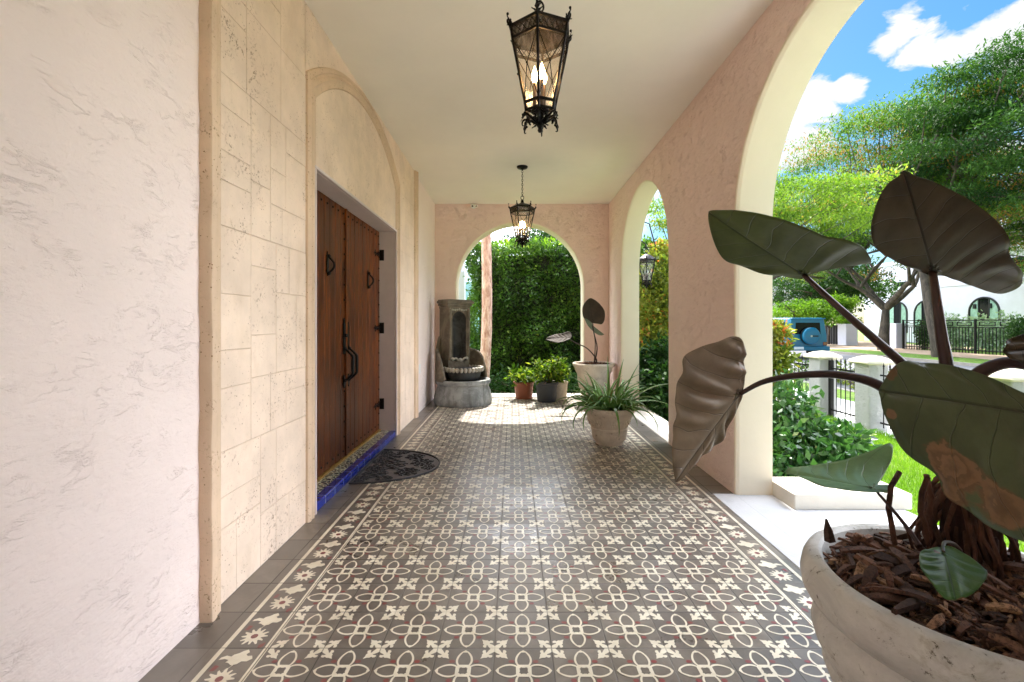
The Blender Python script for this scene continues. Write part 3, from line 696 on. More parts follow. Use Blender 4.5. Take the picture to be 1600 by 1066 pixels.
def set_at(me, vals):
    at = me.attributes.new('rnd', 'FLOAT', 'POINT'); at.data.foreach_set('value', np.asarray(vals, dtype=np.float32))
def np_mesh(name, V, nper, mat, rnd, parent=None):
    """V (n*nper, 3): n polygons of nper corners each"""
    V = np.asarray(V, dtype=np.float32).reshape(-1, 3); nv = len(V); nf = nv//nper
    me = bpy.data.meshes.new(name); me.vertices.add(nv); me.vertices.foreach_set('co', V.ravel())
    me.loops.add(nv); me.loops.foreach_set('vertex_index', np.arange(nv, dtype=np.int32))
    me.polygons.add(nf); me.polygons.foreach_set('loop_start', np.arange(0, nv, nper, dtype=np.int32)); me.polygons.foreach_set('loop_total', np.full(nf, nper, dtype=np.int32))
    me.update(calc_edges=True); me.materials.append(mat); set_at(me, np.repeat(rnd, nper))
    o = bpy.data.objects.new(name, me); COL.objects.link(o)
    if parent: o.parent = parent
    return o
def unit(a): return a/np.maximum(1e-9, np.linalg.norm(a, axis=1, keepdims=True))
def leaves(name, pts, size, mat, parent=None, aspect=.42, up=.3, rnd=None, out=None, droop=0, fold=.25, rng=RNG, szvar=.45):
    """many small folded leaves (two quads each: a pointed blade with a mid fold)"""
    n = len(pts); pts = np.asarray(pts)
    d = unit(rng.normal(size=(n, 3))+(0 if out is None else out*1.1)+np.array([0, 0, -droop]))
    nrm = rng.normal(size=(n, 3)); nrm[:, 2] += up*4; nrm = unit(nrm); s = unit(np.cross(d, nrm)); nn = np.cross(s, d)
    L_ = (size*(1+szvar*rng.uniform(-1, 1, n)))[:, None]; w = L_*aspect*.5
    a = pts; t = pts+d*L_; m1 = pts+d*L_*.45
    lo = m1+s*w+nn*w*fold; ro = m1-s*w+nn*w*fold
    # two quads sharing the midrib, as one 4-gon each via mid points
    V = np.stack([a, lo, t, ro], axis=1)
    r = rng.uniform(0, 1, n) if rnd is None else np.clip(rnd, 0, 1)
    return np_mesh(name, V, 4, mat, r, parent)
M['grass'] = mat_leaf('grass_blade', (80, 122, 32), (136, 174, 54), (176, 182, 96), .45, .5)
def grass():
    n = 90000; x = RNG.uniform(2.45, 5.55, n); y = RNG.uniform(.6, 9.4, n)
    keep = ~((x < 3.1) & (y < 2.8)); x = x[keep]; y = y[keep]; n = len(x)
    p = np.stack([x, y, np.full(n, G)], 1); h = RNG.uniform(.035, .075, n)[:, None]; ang = RNG.uniform(0, 2*PI, n)
    s = np.stack([np.cos(ang), np.sin(ang), 0*ang], 1)*.004; lean = RNG.normal(size=(n, 3))*.02; lean[:, 2] = 0
    V = np.stack([p-s, p+s, p+lean+np.array([0, 0, 1])*h], 1); 
    patch = .35+.3*np.sin(x*2.1+1)*np.cos(y*1.7)+RNG.normal(0, .18, n)
    o = np_mesh('grass', V, 3, M['grass'], np.clip(patch, 0, 1)); sset(o, 'short bright green grass of the front lawn', None, None, 'stuff')
grass()

# ------------------------------------------------------------------ garden wall: pillars, gate, railings
M['rough_white'] = mat_stucco('white_roughcast', (205, 202, 200), 4.0, 2.6)
M['cap'] = mat_plain('pillar_cap_paint', (205, 196, 172), .6, var=.12, vscale=5, bump=.3, bscale=30)
def gate_pillar(x, y, label):
    t = thing('gate_pillar', label, 'pillar', (x, y, G), 0, 'white stucco pillars of the garden fence')
    w = .15; mb = MB(); n = 10
    for k in range(n):
        pass
    mb.box(-w, -w, -.1, w, w, 1.02); mb.build('shaft', M['rough_white'], t, bevel=.02)
    mb = MB(); c = .215; r = [(c-.03, 1.012), (c, 1.03), (c+.004, 1.055), (c-.01, 1.075), (.12, 1.125), (.03, 1.15)]
    vs = []
    for (q, z) in r: vs += [(-q, -q, z), (q, -q, z), (q, q, z), (-q, q, z)]
    fs = [(0, 3, 2, 1)]+[(4*i+j, 4*i+(j+1) % 4, 4*i+4+(j+1) % 4, 4*i+4+j) for i in range(len(r)-1) for j in range(4)]+[tuple(4*(len(r)-1)+j for j in range(4))]
    mb.add(vs, fs); mb.build('cap', M['cap'], t, bevel=.014, smooth=True)
    return t
gate_pillar(5.57, 7.07, 'white roughcast pillar with pyramid cap on the near side of the little iron gate')
gate_pillar(5.56, 8.17, 'white roughcast pillar with pyramid cap on the far side of the iron gate, in front of the blue car')
gate_pillar(5.58, 5.10, 'white stucco pillar at the right edge, seen under the arched dark stem')
gate_pillar(5.56, 10.15, 'farthest white stucco pillar, half hidden by the orange and yellow croton')
def railing(name, label, y0, y1, gate=False):
    t = thing(name, label, 'gate' if gate else 'railing', (5.57, (y0+y1)/2, G), 0, None if gate else 'iron railings between the garden pillars')
    h = (y1-y0)/2; 
    for z in (.14, .86): mb = MB(); mb.box(-.008, -h, z-.012, .008, h, z+.012); mb.build('rail', M['iron'], t)
    n = max(3, int(round((y1-y0)/.115))); b0 = None
    for k in range(n):
        y = -h+(k+.5)*(y1-y0)/n
        if b0 is None:
            m2 = MB(); m2.tube([(0, 0, .07), (0, 0, .98)], .0075, 6); m2.lathe([(.0, 1.06), (.006, 1.03), (.014, 1.0), (.007, .975), (.012, .965), (.007, .955)], 6); m2.ball((0, 0, .80), .012, 6)
            b0 = m2.build('spear_bar', M['iron'], t, smooth=True); b = b0
        else: b = b0.copy(); COL.objects.link(b)
        b.location = (0, y, 0)
    if gate:
        mb = MB(); mb.box(-.03, h-.06, 0, .03, h, 1.0); mb.build('gate_post', M['iron'], t, bevel=.004)
    return t
railing('iron_gate', 'small black iron gate with spear tops between two white pillars', 7.24, 7.99, True)
railing('iron_railing', 'black spear topped railing left of the gate, behind the leafy green bush', 8.35, 9.97)
railing('iron_railing', 'black spear topped railing right of the gate, mostly behind the big dark leaf', 5.28, 6.89)
railing('iron_railing', 'black spear topped railing at the right edge beyond the big planter', 3.2, 4.92)

# ------------------------------------------------------------------ far side of the street: fence, pillars, houses, car
M['far_white'] = mat_plain('white_render', (218, 218, 232), .7, var=.05, vscale=1.5)
M['dark_glass'] = mat_plain('dark_window_glass', (16, 20, 22), .08, var=.4, vscale=.8, spec=.3)
M['curtain'] = mat_plain('pale_green_curtain', (150, 185, 172), .5, var=.25, vscale=5)
M['dark_frame'] = mat_plain('dark_window_frame', (34, 36, 40), .4)
def street_fence(y0, y1, label):
    t = thing('street_fence', label, 'fence', (24.2, (y0+y1)/2, G), 0, 'black iron fences across the street')
    h = (y1-y0)/2
    for z in (.22, 1.42, 1.80): mb = MB(); mb.box(-.02, -h, z-.025, .02, h, z+.025); mb.build('rail', M['iron'], t)
    n = int((y1-y0)/.17); b0 = None
    if n > 98: n = 98
    for k in range(n):
        y = -h+(k+.5)*(y1-y0)/n
        if b0 is None: m2 = MB(); m2.box(-.012, -.014, .06, .012, .014, 1.42); b0 = m2.build('bar', M['iron'], t); b = b0
        else: b = b0.copy(); COL.objects.link(b)
        b.location = (0, y, 0)
    m_ = max(2, int(round((y1-y0)/2.1))); p0 = None; g0 = None
    for k in range(m_+1):
        y = -h+k*(y1-y0)/m_
        if p0 is None: m2 = MB(); m2.box(-.04, -.04, 0, .04, .04, 1.86); p0 = m2.build('post', M['iron'], t); p = p0
        else: p = p0.copy(); COL.objects.link(p)
        p.location = (0, y, 0)
        if k == m_: break
        for q in (.27, .73):
            yy = y+q*(y1-y0)/m_
            if g0 is None:
                m2 = MB(); a, b_, c_ = .40, .09, .02
                for s1, s2, s3, s4 in ((-a, a, -b_-c_, -b_+c_), (-a, -.12, b_-c_, b_+c_), (.12, a, b_-c_, b_+c_)): m2.box(-.012, s1, 1.61+s3, .012, s2, 1.61+s4)
                m2.box(-.012, -a, 1.52, .012, -a+.04, 1.70); m2.box(-.012, a-.04, 1.52, .012, a, 1.70); m2.box(-.012, -.14, 1.60, .012, .14, 1.63)
                g0 = m2.build('fret_panel', M['iron'], t); g = g0
            else: g = g0.copy(); COL.objects.link(g)
            g.location = (0, yy, 0)
street_fence(19.4, 28.2, 'black iron fence with fretwork band in front of the white house with arched windows')
street_fence(12.4, 19.3, 'nearer run of black iron fence with fretwork band at the right edge of the view')
def far_pillar(x, y, w, h, label):
    t = thing('driveway_pillar', label, 'pillar', (x, y, G), 0, 'white square pillars across the street')
    mb = MB(); mb.box(-w, -w, 0, w, w, h); mb.build('shaft', M['far_white'], t, bevel=.02)
    mb = MB(); mb.box(-w-.06, -w-.06, h, w+.06, w+.06, h+.09); mb.build('cap', M['far_white'], t, bevel=.02)
far_pillar(24.4, 28.9, .32, 1.55, 'white square pillar just right of the forked tree trunk')
far_pillar(24.0, 32.6, .42, 1.50, 'white square pillar between the blue car and the forked tree')
t = thing('driveway_gate', 'dark solid driveway gate beside the blue car', 'gate', (24.0, 36.3, G))
mb = MB(); mb.box(-.03, -3.2, .1, .03, 3.2, 1.5); mb.build('panel', mat_plain('gate_sheet', (52, 52, 54), .6), t)
mb = MB()
for k in range(24): mb.box(-.06, -3.2+k*.275, .05, -.03, -3.16+k*.275, 1.62)
mb.build('bars', M['iron'], t)

def arched_window(parent, x, y, z0, w, h):
    f = MB(); r = w/2; n = 20; sp = z0+h-r
    outl = [(y-r, z0)]+[(y-r*math.cos(PI*k/n), sp+r*math.sin(PI*k/n)) for k in range(n+1)]+[(y+r, z0)]
    inl = [(y-r+.10, z0+.10)]+[(y-(r-.10)*math.cos(PI*k/n), sp+(r-.10)*math.sin(PI*k/n)) for k in range(n+1)]+[(y+r-.10, z0+.10)]
    m_ = len(outl)
    vs = [(x-.06, a, b_) for a, b_ in outl]+[(x-.06, a, b_) for a, b_ in inl]+[(x+.04, a, b_) for a, b_ in outl]+[(x+.04, a, b_) for a, b_ in inl]
    fs = []
    for k in range(m_):
        k2 = (k+1) % m_
        fs += [(k, k2, m_+k2, m_+k), (k, k2, 2*m_+k2, 2*m_+k), (m_+k, m_+k2, 3*m_+k2, 3*m_+k)]
    f.add(vs, fs)
    for q in (-.33, .33): f.box(x-.05, y+q*r-.03, z0, x, y+q*r+.03, sp+r*.9)
    fo = f.build('arched_window', M['dark_frame'], parent)
    g = MB(); g.add([(x-.01, a, b_) for a, b_ in inl], [tuple(range(m_))]); g.build('pane', M['dark_glass'], fo, fix=False)
    for s in (-1, 1):
        c = MB(); c.add([(x-.014, y+s*r*.36, z0+.1), (x-.014, y+s*r*.9, z0+.1), (x-.014, y+s*r*.86, sp+r*.2), (x-.014, y+s*r*.70, sp+r*.58), (x-.014, y+s*r*.40, sp+r*.80)], [(0, 1, 2, 3, 4)]); c.build('curtain', M['curtain'], fo, fix=False)
h1 = thing('white_house', 'long white two storey house with tall arched windows behind the black fence', 'house', (34, 34, G))
HX = 34.0
mb = MB(); mb.box(HX, 16, G, HX+12, 44, 6.3)
rel(mb.build('wall', M['far_white']), h1)
mb = MB(); mb.box(HX-.25, 15.8, 6.3, HX+12.2, 44.2, 6.6); mb.box(HX-.06, 16, 4.0, HX, 44, 4.12); rel(mb.build('cornice', M['far_white']), h1)
tmp = [(u, w) for u, w in ((1403, 2.0), (1448, 2.3), (1538, 2.2), (1655, 2.2), (1800, 2.2))]
for u, w in tmp:
    y = 711*HX/(u-801); o = None
    fo_parent = h1
    before = set(bpy.data.objects)
    arched_window(None, HX-.03, y, .3, w, 2.75)
    for ob in set(bpy.data.objects)-before:
        if ob.name.startswith('arched_window'): rel(ob, h1)
mb = MB(); mb.box(HX-.02, 38.8, 4.35, HX+.02, 40.6, 4.75); rel(mb.build('window', M['dark_glass']), h1)
mb = MB(); mb.box(HX-.02, 30.0, 4.55, HX+.02, 31.2, 5.6); rel(mb.build('window', M['dark_glass']), h1)
mb = MB(); mb.box(HX-.02, 24.0, 4.55, HX+.02, 25.2, 5.6); rel(mb.build('window', M['dark_glass']), h1)
for yy in (33.4, 32.3):
    mb = MB(); mb.box(HX-.16, yy-.08, 2.2, HX, yy+.08, 2.55); rel(mb.build('wall_lamp', M['dark_frame']), h1)
h2 = thing('white_house', 'distant plain white house with small dark windows seen behind the blue car', 'house', (25, 52, G))
mb = MB(); mb.box(24, 46, G, 31.2, 58, 4.3)
mb.add([(23.7, 45.8, 4.3), (31.5, 45.8, 4.3), (31.5, 58, 4.3), (23.7, 58, 4.3), (27.6, 45.8, 5.9), (27.6, 58, 5.9)], [(0, 1, 4), (1, 2, 5, 4), (2, 3, 5), (3, 0, 4, 5), (0, 3, 2, 1)])
rel(mb.build('wall', M['far_white']), h2)
for (u, z0, z1) in ((1219, 3.0, 4.6), (1221, .5, 1.5)):
    x = (u-801)/711*46; mb = MB(); mb.box(x-.35, 45.95, z0, x+.35, 46.02, z1); rel(mb.build('window', M['dark_glass']), h2)
h3 = thing('neighbour_house', 'white neighbouring house just visible beside the palm trunk through the end arch', 'house', (-3, 14, G))
mb = MB(); mb.box(-5.5, 11.2, G, -1.22, 11.7, 3.35); mb.box(-1.42, 11.0, G, -1.16, 11.2, 2.4); rel(mb.build('wall', M['far_white']), h3)
mb = MB(); mb.box(-5.5, 17, G, -.7, 22, 2.7); rel(mb.build('annex', mat_plain('pale_blue_render', (170, 205, 225), .6, var=.06)), h3)

# ---------------------------------------------------------------- blue off-road car
def mat_car():
    m, nt, N, L, b = newmat('blue_car_paint'); b.inputs['Base Color'].default_value = (*lin((4, 104, 136)), 1); b.inputs['Metallic'].default_value = .1
    b.inputs['Roughness'].default_value = .35; b.inputs['Coat Weight'].default_value = .3; b.inputs['Coat Roughness'].default_value = .06; return m
M['car'] = mat_car(); M['tint'] = mat_plain('tinted_glass', (10, 11, 13), .25, var=.5, vscale=5, spec=.15); M['tyre'] = M['black']; M['silver'] = mat_plain('alloy', (170, 172, 176), .3, .9)
M['red_lamp'] = mat_plain('red_tail_lamp', (120, 14, 14), .15, coat=1)
car = thing('parked_car', 'bright blue boxy off road car with a spare wheel on its back door', 'car', (13.75, 21.2, G-.05))
def body_sec(y, w, z0, zs, zr, wr): return [(-w, y, z0), (-w, y, zs), (-wr, y, zr-.06), (-wr+.08, y, zr), (wr-.08, y, zr), (wr, y, zr-.06), (w, y, zs), (w, y, z0)]
mb = MB(); secs = [body_sec(.00, .88, .50, 1.10, 1.90, .74), body_sec(.06, .92, .45, 1.12, 1.95, .78), body_sec(2.75, .93, .45, 1.14, 1.96, .80)]
vs = sum(secs, []); fs = [(8*i+j, 8*i+(j+1) % 8, 8*i+8+(j+1) % 8, 8*i+8+j) for i in range(2) for j in range(8)]+[tuple(range(8)), tuple(range(16, 24))]
mb.add(vs, fs)
mb.add([(-.93, 2.74, .45), (.93, 2.74, .45), (.93, 4.45, .45), (-.93, 4.45, .45), (-.90, 3.2, 1.18), (.90, 3.2, 1.18), (.88, 4.45, 1.08), (-.88, 4.45, 1.08), (-.93, 2.74, 1.14), (.93, 2.74, 1.14)],
       [(0, 1, 2, 3), (4, 5, 6, 7), (2, 3, 7, 6), (0, 3, 7, 4, 8), (1, 2, 6, 5, 9), (8, 9, 5, 4)])
body = mb.build('body', M['car'], car, bevel=.03)
def ypl(z): return -.004+max(0, 0)
mb = MB(); mb.prism([(-.60, 1.18), (.60, 1.18), (.56, 1.72), (-.56, 1.72)], lambda a, b_, h: (a, -.008-h, b_), -.03); mb.build('rear_window', M['tint'], car, bevel=.01)
mb = MB()
for s in (-1, 1):
    mb2 = MB(); xx = s*.925
    mb2.add([(xx*.998, .35, 1.2), (xx*.998, 1.25, 1.2), (s*.845, 1.25, 1.76), (s*.845, .35, 1.76)], [(0, 1, 2, 3)]); mb2.add([(xx*.998, 1.40, 1.2), (xx*.998, 2.55, 1.2), (s*.845, 2.5, 1.76), (s*.845, 1.40, 1.76)], [(0, 1, 2, 3)])
    o = mb2.build('side_window', M['dark_glass'], car, fix=False); o.location = (s*.022, 0, 0)
mb = MB(); mb.add([(-.78, 2.76, 1.2), (.78, 2.76, 1.2), (.72, 2.76, 1.86), (-.72, 2.76, 1.86)], [(0, 1, 2, 3)]); o = mb.build('windscreen', M['dark_glass'], car, fix=False); o.location = (0, .012, 0)
mb = MB(); mb.tube([(.06, -.02, 1.10), (.06, -.20, 1.10), (.06, -.235, 1.10)], [.40, .40, .34], 36); sw = mb.build('spare_wheel_cover', M['car'], car, smooth=True, bevel=.015)
mb = MB(); mb.tube([(.06, -.005, 1.10), (.06, -.10, 1.10)], [.415, .415], 36); mb.build('tyre', M['tyre'], sw, smooth=True)
mb = MB(); mb.box(.08, -.245, 1.07, .34, -.232, 1.13); mb.build('cover_plate', M['tyre'], sw); 
mb = MB(); mb.tube([(.02, -.236, 1.10), (.02, -.25, 1.10)], .045, 12); mb.build('badge', M['silver'], sw, smooth=True)
for s in (-1, 1):
    mb = MB(); mb.box(s*.80-.09, -.03, .66, s*.80+.09, .02, .82); mb.build('tail_lamp', M['red_lamp'], car, bevel=.01)
mb = MB(); mb.box(-.95, -.14, .42, .95, .05, .62); mb.build('bumper', M['car'], car, bevel=.03)
mb = MB(); mb.box(-.72, -.155, .48, -.28, -.142, .60); mb.build('number_plate', M['white_paint'], car)
mb = MB(); mb.box(-.80, -.05, 1.885, .80, .10, 1.93); mb.build('roof_spoiler', M['car'], car, bevel=.01)
for s in (-1, 1):
    mb = MB(); mb.box(s*.97-.03, .55, .42, s*.97+.03, 1.25, .9); mb.box(s*.97-.03, 3.25, .42, s*.97+.03, 3.95, .9); mb.build('wheel_arch', M['tyre'], car, bevel=.04)
    for y in (.9, 3.6):
        mb = MB(); mb.tube([(s*.72, y, .37), (s*.98, y, .37)], .37, 28); w_ = mb.build('wheel', M['tyre'], car, smooth=True, bevel=.02)
        mb = MB(); mb.tube([(s*.975, y, .37), (s*.99, y, .37)], .24, 20); mb.build('rim', M['silver'], w_, smooth=True)
#%%TREES
# ------------------------------------------------------------------ trees, hedge, shrubs
def mat_bark(name, c1, c2, sc=6):
    m, nt, N, L, b = newmat(name); tc = N.new('ShaderNodeTexCoord'); vec = tc.outputs['Object']
    a = noise(N, L, vec, sc, 8, .7, .5, ((1, 1, .35), (0, 0, 0)))
    L.new(mixc(N, L, mrange(N, L, a, .3, .7), lin(c1), lin(c2)), b.inputs['Base Color']); b.inputs['Roughness'].default_value = .85
    bp = N.new('ShaderNodeBump'); bp.inputs['Distance'].default_value = .03; L.new(a, bp.inputs['Height']); L.new(bp.outputs[0], b.inputs['Normal']); return m
M['bark'] = mat_bark('grey_bark', (44, 37, 31), (92, 80, 68))
M['palm_bark'] = mat_bark('palm_bark', (140, 98, 80), (210, 184, 168), 14)
M['stemwood'] = mat_bark('shrub_wood', (66, 50, 40), (120, 100, 84), 20)
M['lf_poinciana'] = mat_leaf('poinciana_leaf', (36, 66, 22), (98, 132, 48), (150, 110, 56), .4)
M['lf_lime'] = mat_leaf('lime_leaf', (62, 96, 28), (126, 152, 50), (160, 140, 70), .45)
M['lf_dark'] = mat_leaf('dark_leaf', (28, 56, 24), (66, 100, 46), (96, 130, 60), .3)
M['lf_hedge'] = mat_leaf('hedge_leaf', (40, 70, 28), (92, 130, 48), (160, 184, 84), .4, .4, .4)
M['lf_croton'] = mat_leaf('croton_leaf', (58, 92, 34), (156, 160, 66), (196, 110, 62), .35, .35)
M['lf_bush'] = mat_leaf('bush_leaf', (36, 72, 36), (82, 124, 66), (176, 186, 120), .3, .3, .5)
M['lf_bright'] = mat_leaf('bright_leaf', (72, 112, 28), (124, 160, 48), (160, 180, 80), .45)
M['lf_silver'] = mat_leaf('silver_leaf', (120, 150, 116), (176, 196, 168), (206, 214, 196), .3)
def branch_skeleton(base, height, spread, forks, r0, seed, flat=.5, lift=1.0, levels=3, lf=1.0):
    rg = random.Random(seed); mb = MB(); tips = []
    def grow(p, d, length, r, lvl):
        pts = [p]; q = p.copy(); dd = d.copy(); n = 5
        for k in range(n):
            dd = (dd+Vector((rg.uniform(-1, 1), rg.uniform(-1, 1), rg.uniform(-.5, .8)*lift))*(.16 if lvl else .05)).normalized(); q = q+dd*length/n; pts.append(q.copy())
        mb.tube(pts, [r*(1-.45*k/n) for k in range(n+1)], 8 if lvl < 2 else 5, cap=False)
        if lvl >= levels: tips.append((q.copy(), dd.copy())); return
        if lvl == levels-1: tips.append((pts[3].copy(), dd.copy()))
        m_ = forks if lvl == 0 else rg.choice((2, 3))
        for k in range(m_):
            a = 2*PI*(k+rg.uniform(-.25, .25))/m_+lvl; hv = Vector((math.cos(a), math.sin(a), 0))
            nd = (dd*(.55 if lvl else .5)+hv*spread+Vector((0, 0, flat))).normalized()
            grow(q, nd, length*rg.uniform(.68, .9)*(lf if lvl == 0 else 1), r*.58, lvl+1)
    grow(Vector(base), Vector((rg.uniform(-.06, .06), rg.uniform(-.06, .06), 1)), height, r0, 0)
    return mb, tips
def puff_points(centers, rad, n, rng, shell=.55):
    """points spread through flattened clumps"""
    c = np.array([list(x) for x in centers]); k = rng.integers(0, len(c), n); r = np.asarray(rad)
    r = r[k] if r.ndim == 2 else r
    d = unit(rng.normal(size=(n, 3))); q = rng.uniform(0, 1, n)[:, None]**(1/2.2) if shell else rng.uniform(0, 1, n)[:, None]
    lump = 1+.25*np.sin(d[:, 0:1]*7+k[:, None])*np.cos(d[:, 1:2]*6+k[:, None]*2)
    return c[k]+d*q*lump*r, d, k
def tree(label, base, cat, tips_n, mat, trunk_h, r0, crown_c, crown_r, npuff, puff_r, nleaf, leaf, seed, spread=.9, forks=4, flat=.5, aspect=.35, group='trees beyond the garden', up=.5, levels=3, hollow=.5, orange=0, name='tree', lf=1.0):
    t = thing(name, label, 'tree', base, 0, group); rg = np.random.default_rng(seed); rp = random.Random(seed)
    mb, tips = branch_skeleton((0, 0, -.1), trunk_h, spread, forks, r0, seed, flat, levels=levels, lf=lf)
    cc = np.array(crown_c)-np.array(base); R = np.array(crown_r)
    # clumps fill the crown shell, each fed by a limb from the nearest tip
    cen = []
    while len(cen) < npuff:
        d = rg.normal(size=3); d /= np.linalg.norm(d)
        if d[2] < -.65: continue
        q = rp.uniform(hollow, 1)
        cen.append(cc+d*R*q)
    tp = [x for x, _ in tips]
    for c in cen:
        c_ = Vector(c); nb = min(tp, key=lambda p: (p-c_).length)
        if (nb-c_).length < R.max()*1.0:
            mid = (nb+c_)/2+Vector((rp.uniform(-.2, .2), rp.uniform(-.2, .2), -.25)); mb.tube([nb, mid, c_], [r0*.16, r0*.10, r0*.04], 5, cap=False)
    mb.build('trunk', M['bark'], t, smooth='all')
    rads = np.array([[rp.uniform(.75, 1.3)*puff_r[0], rp.uniform(.75, 1.3)*puff_r[1], rp.uniform(.75, 1.25)*puff_r[2]] for _ in cen])
    p, d, k = puff_points(cen, rads, nleaf, rg)
    tone = rg.uniform(-.34, .34, len(cen))[k]  # random clump tones, spread widened to paint in shading contrast
    r = .42+tone+rg.normal(0, .17, nleaf)
    if orange: r = np.where((rg.uniform(size=len(cen))[k] < .35) & (rg.uniform(size=nleaf) < orange), .97, np.minimum(r, .86))
    leaves('crown', p, leaf, mat, t, aspect, up, r, None, .15, rng=rg)
    return t
tree('tall spreading tree with forked trunk and layered feathery crown across the street', (22.0, 27.0, G), 'tree', 0, M['lf_poinciana'], 2.6, .33, (24.2, 27, 8.2), (8.3, 8.0, 6.8), 175, (1.7, 1.7, .45), 120000, .19, 5, aspect=.3, spread=1.1, flat=.65, up=.8, orange=.3, forks=4, levels=3)
tree('tall tree with thick straight trunk and dark crown, in front of the white house', (20.1, 21.4, G), 'tree', 0, M['lf_dark'], 5.0, .30, (22.4, 21.0, 8.2), (5.6, 5.4, 5.2), 85, (1.3, 1.3, .40), 70000, .18, 8, aspect=.3, lf=.55, spread=.8, flat=.8, up=.8)
tree('nearer lime green tree with feathery layered foliage, left of the tall spreading tree', (8.1, 17.3, G), 'tree', 0, M['lf_lime'], 2.0, .15, (8.8, 16.4, 4.9), (4.4, 4.0, 1.7), 64, (.95, .9, .22), 33000, .12, 12, spread=1.1, flat=.4, up=.9, levels=2, orange=.12)
tree('dark green bushy tree in the distance above the blue car', (25.5, 38, G), 'tree', 0, M['lf_dark'], 2.0, .25, (25.5, 38, 3.9), (5.0, 4.0, 2.4), 24, (1.6, 1.6, 1.1), 16000, .30, 15, up=.2, hollow=.2, levels=2)
tree('bright green rounded tree beside the blue car, before the dark tree', (20.6, 32.5, G), 'tree', 0, M['lf_bright'], 1.5, .12, (20.6, 32.3, 1.9), (2.3, 2.0, 1.1), 14, (.8, .8, .5), 9000, .20, 18, up=.4, hollow=.2, levels=2)
tree('small bright green tree left of the forked trunk across the street', (23.6, 34.0, G), 'tree', 0, M['lf_bright'], 1.4, .10, (23.6, 33.6, 2.0), (1.7, 1.6, 1.3), 12, (.7, .7, .5), 7000, .20, 19, up=.4, hollow=.2, levels=2)
tree('green tree rising behind the clipped hedge, seen through the end arch', (1.9, 20.5, G), 'tree', 0, M['lf_dark'], 2.4, .2, (2.3, 20.5, 4.5), (2.3, 2.2, 1.5), 18, (.75, .75, .4), 8000, .16, 22, up=.4, levels=2)
tree('dark tree behind the white house at the far right', (30, 17.0, G), 'tree', 0, M['lf_dark'], 4.0, .3, (30, 16.0, 7.5), (5.5, 5, 4), 30, (1.7, 1.7, .8), 16000, .30, 31, levels=2)
tree('far green tree line tree at the end of the street, left of the houses', (14, 62, G), 'tree', 0, M['lf_dark'], 3, .3, (14, 62, 5.0), (8, 5, 4.5), 26, (2.4, 2.4, 1.6), 12000, .5, 33, levels=2, up=.2, hollow=.2)
tree('tall dark crown rising behind the distant white house', (36, 62, G), 'tree', 0, M['lf_dark'], 4, .3, (34, 62, 7), (9, 5, 5), 26, (2.6, 2.6, 1.6), 12000, .5, 34, levels=2, up=.2, hollow=.2)

def hedge():
    t = thing('clipped_hedge', 'tall dense green clipped hedge filling the end arch', 'hedge', (2, 10.1, G)); rg = np.random.default_rng(5)
    x0, x1, y0, y1, z1 = -.84, 5.3, 9.55, 10.7, 2.74
    n = 60000; a = rg.uniform(size=n); p = np.zeros((n, 3)); fr = a < .68
    p[:, 0] = rg.uniform(x0, x1, n); p[:, 2] = rg.uniform(G, z1, n); p[:, 1] = y0
    lump = .12*np.sin(p[:, 0]*4.1+p[:, 2]*2.2)+.10*np.sin(p[:, 2]*6.3-p[:, 0]*3.1)+.06*np.sin(p[:, 0]*11)
    p[:, 1] = y0+lump+rg.normal(0, .07, n)+.06
    top = (a >= .68) & (a < .9)
    p[top, 2] = z1+.07*np.sin(p[top, 0]*5)+.05*np.sin(p[top, 0]*13+1)+rg.normal(0, .07, top.sum()); p[top, 1] = rg.uniform(y0, y1, top.sum())
    sd = a >= .9; p[sd, 0] = x0+.10*np.sin(p[sd, 2]*4)+rg.normal(0, .08, sd.sum()); p[sd, 1] = rg.uniform(y0, y1, sd.sum())
    out = np.zeros((n, 3)); out[fr, 1] = -1; out[top, 2] = 1.2; out[sd, 0] = -1
    patch = .38+.22*np.sin(p[:, 0]*2.7+1.3)*np.sin(p[:, 2]*2.9)+rg.normal(0, .2, n)
    o = leaves('foliage', p, .078, M['lf_hedge'], None, .42, .1, patch, out, 0, rng=rg); rel(o, t)
    mb = MB(); mb.box(x0+.12, y0+.26, G, x1-.05, y1-.1, z1-.13); rel(mb.build('hedge_core', mat_plain('dark_hedge_core', (30, 40, 20), .9, var=.5, vscale=9, bump=1, bscale=20)), t)  # added solid box blocks see-through; its dark colour paints the inner shade
    # spring shoots on the top
    m2 = 2600; q = np.stack([rg.uniform(x0, x1, m2), rg.uniform(y0, y1, m2), z1+rg.uniform(.02, .2, m2)], 1); dd = np.zeros((m2, 3)); dd[:, 2] = 1.5
    rel(leaves('new_shoots', q, .085, M['lf_bright'], None, .4, .1, None, dd, rng=rg), t)
hedge()
# palm
def frond_mesh(mb_pts, base, ang, length, rg):
    d = Vector((math.cos(ang), math.sin(ang), 0)); out = []
    for k in range(26):
        s = k/25; c = base+d*length*s*.9+Vector((0, 0, length*(.45*s-.95*s*s)))
        for sd in (-1, 1):
            side = Vector((-d.y, d.x, 0))*sd; l = .75*math.sin(PI*(.1+.85*s))*length*.33
            out.append((c, (side+d*.5+Vector((0, 0, -.35))).normalized(), l))
    mb_pts += out
pt = thing('palm_tree', 'slim palm trunk standing in front of the hedge beyond the end arch', 'palm', (-.60, 8.6, G)); rgp = random.Random(3)
mb = MB(); pp = [(.0+.05*math.sin(k*.35)+.012*k, 0, -.1+k*.33) for k in range(29)]; mb.tube(pp, [.105-.0012*k+.004*(k % 2) for k in range(29)], 14); mb.build('trunk', M['palm_bark'], pt, smooth='all')
fr = []; top = Vector(pp[-1])
for k in range(14): frond_mesh(fr, top, 2*PI*k/14, rgp.uniform(2.0, 2.5), rgp)
V = []
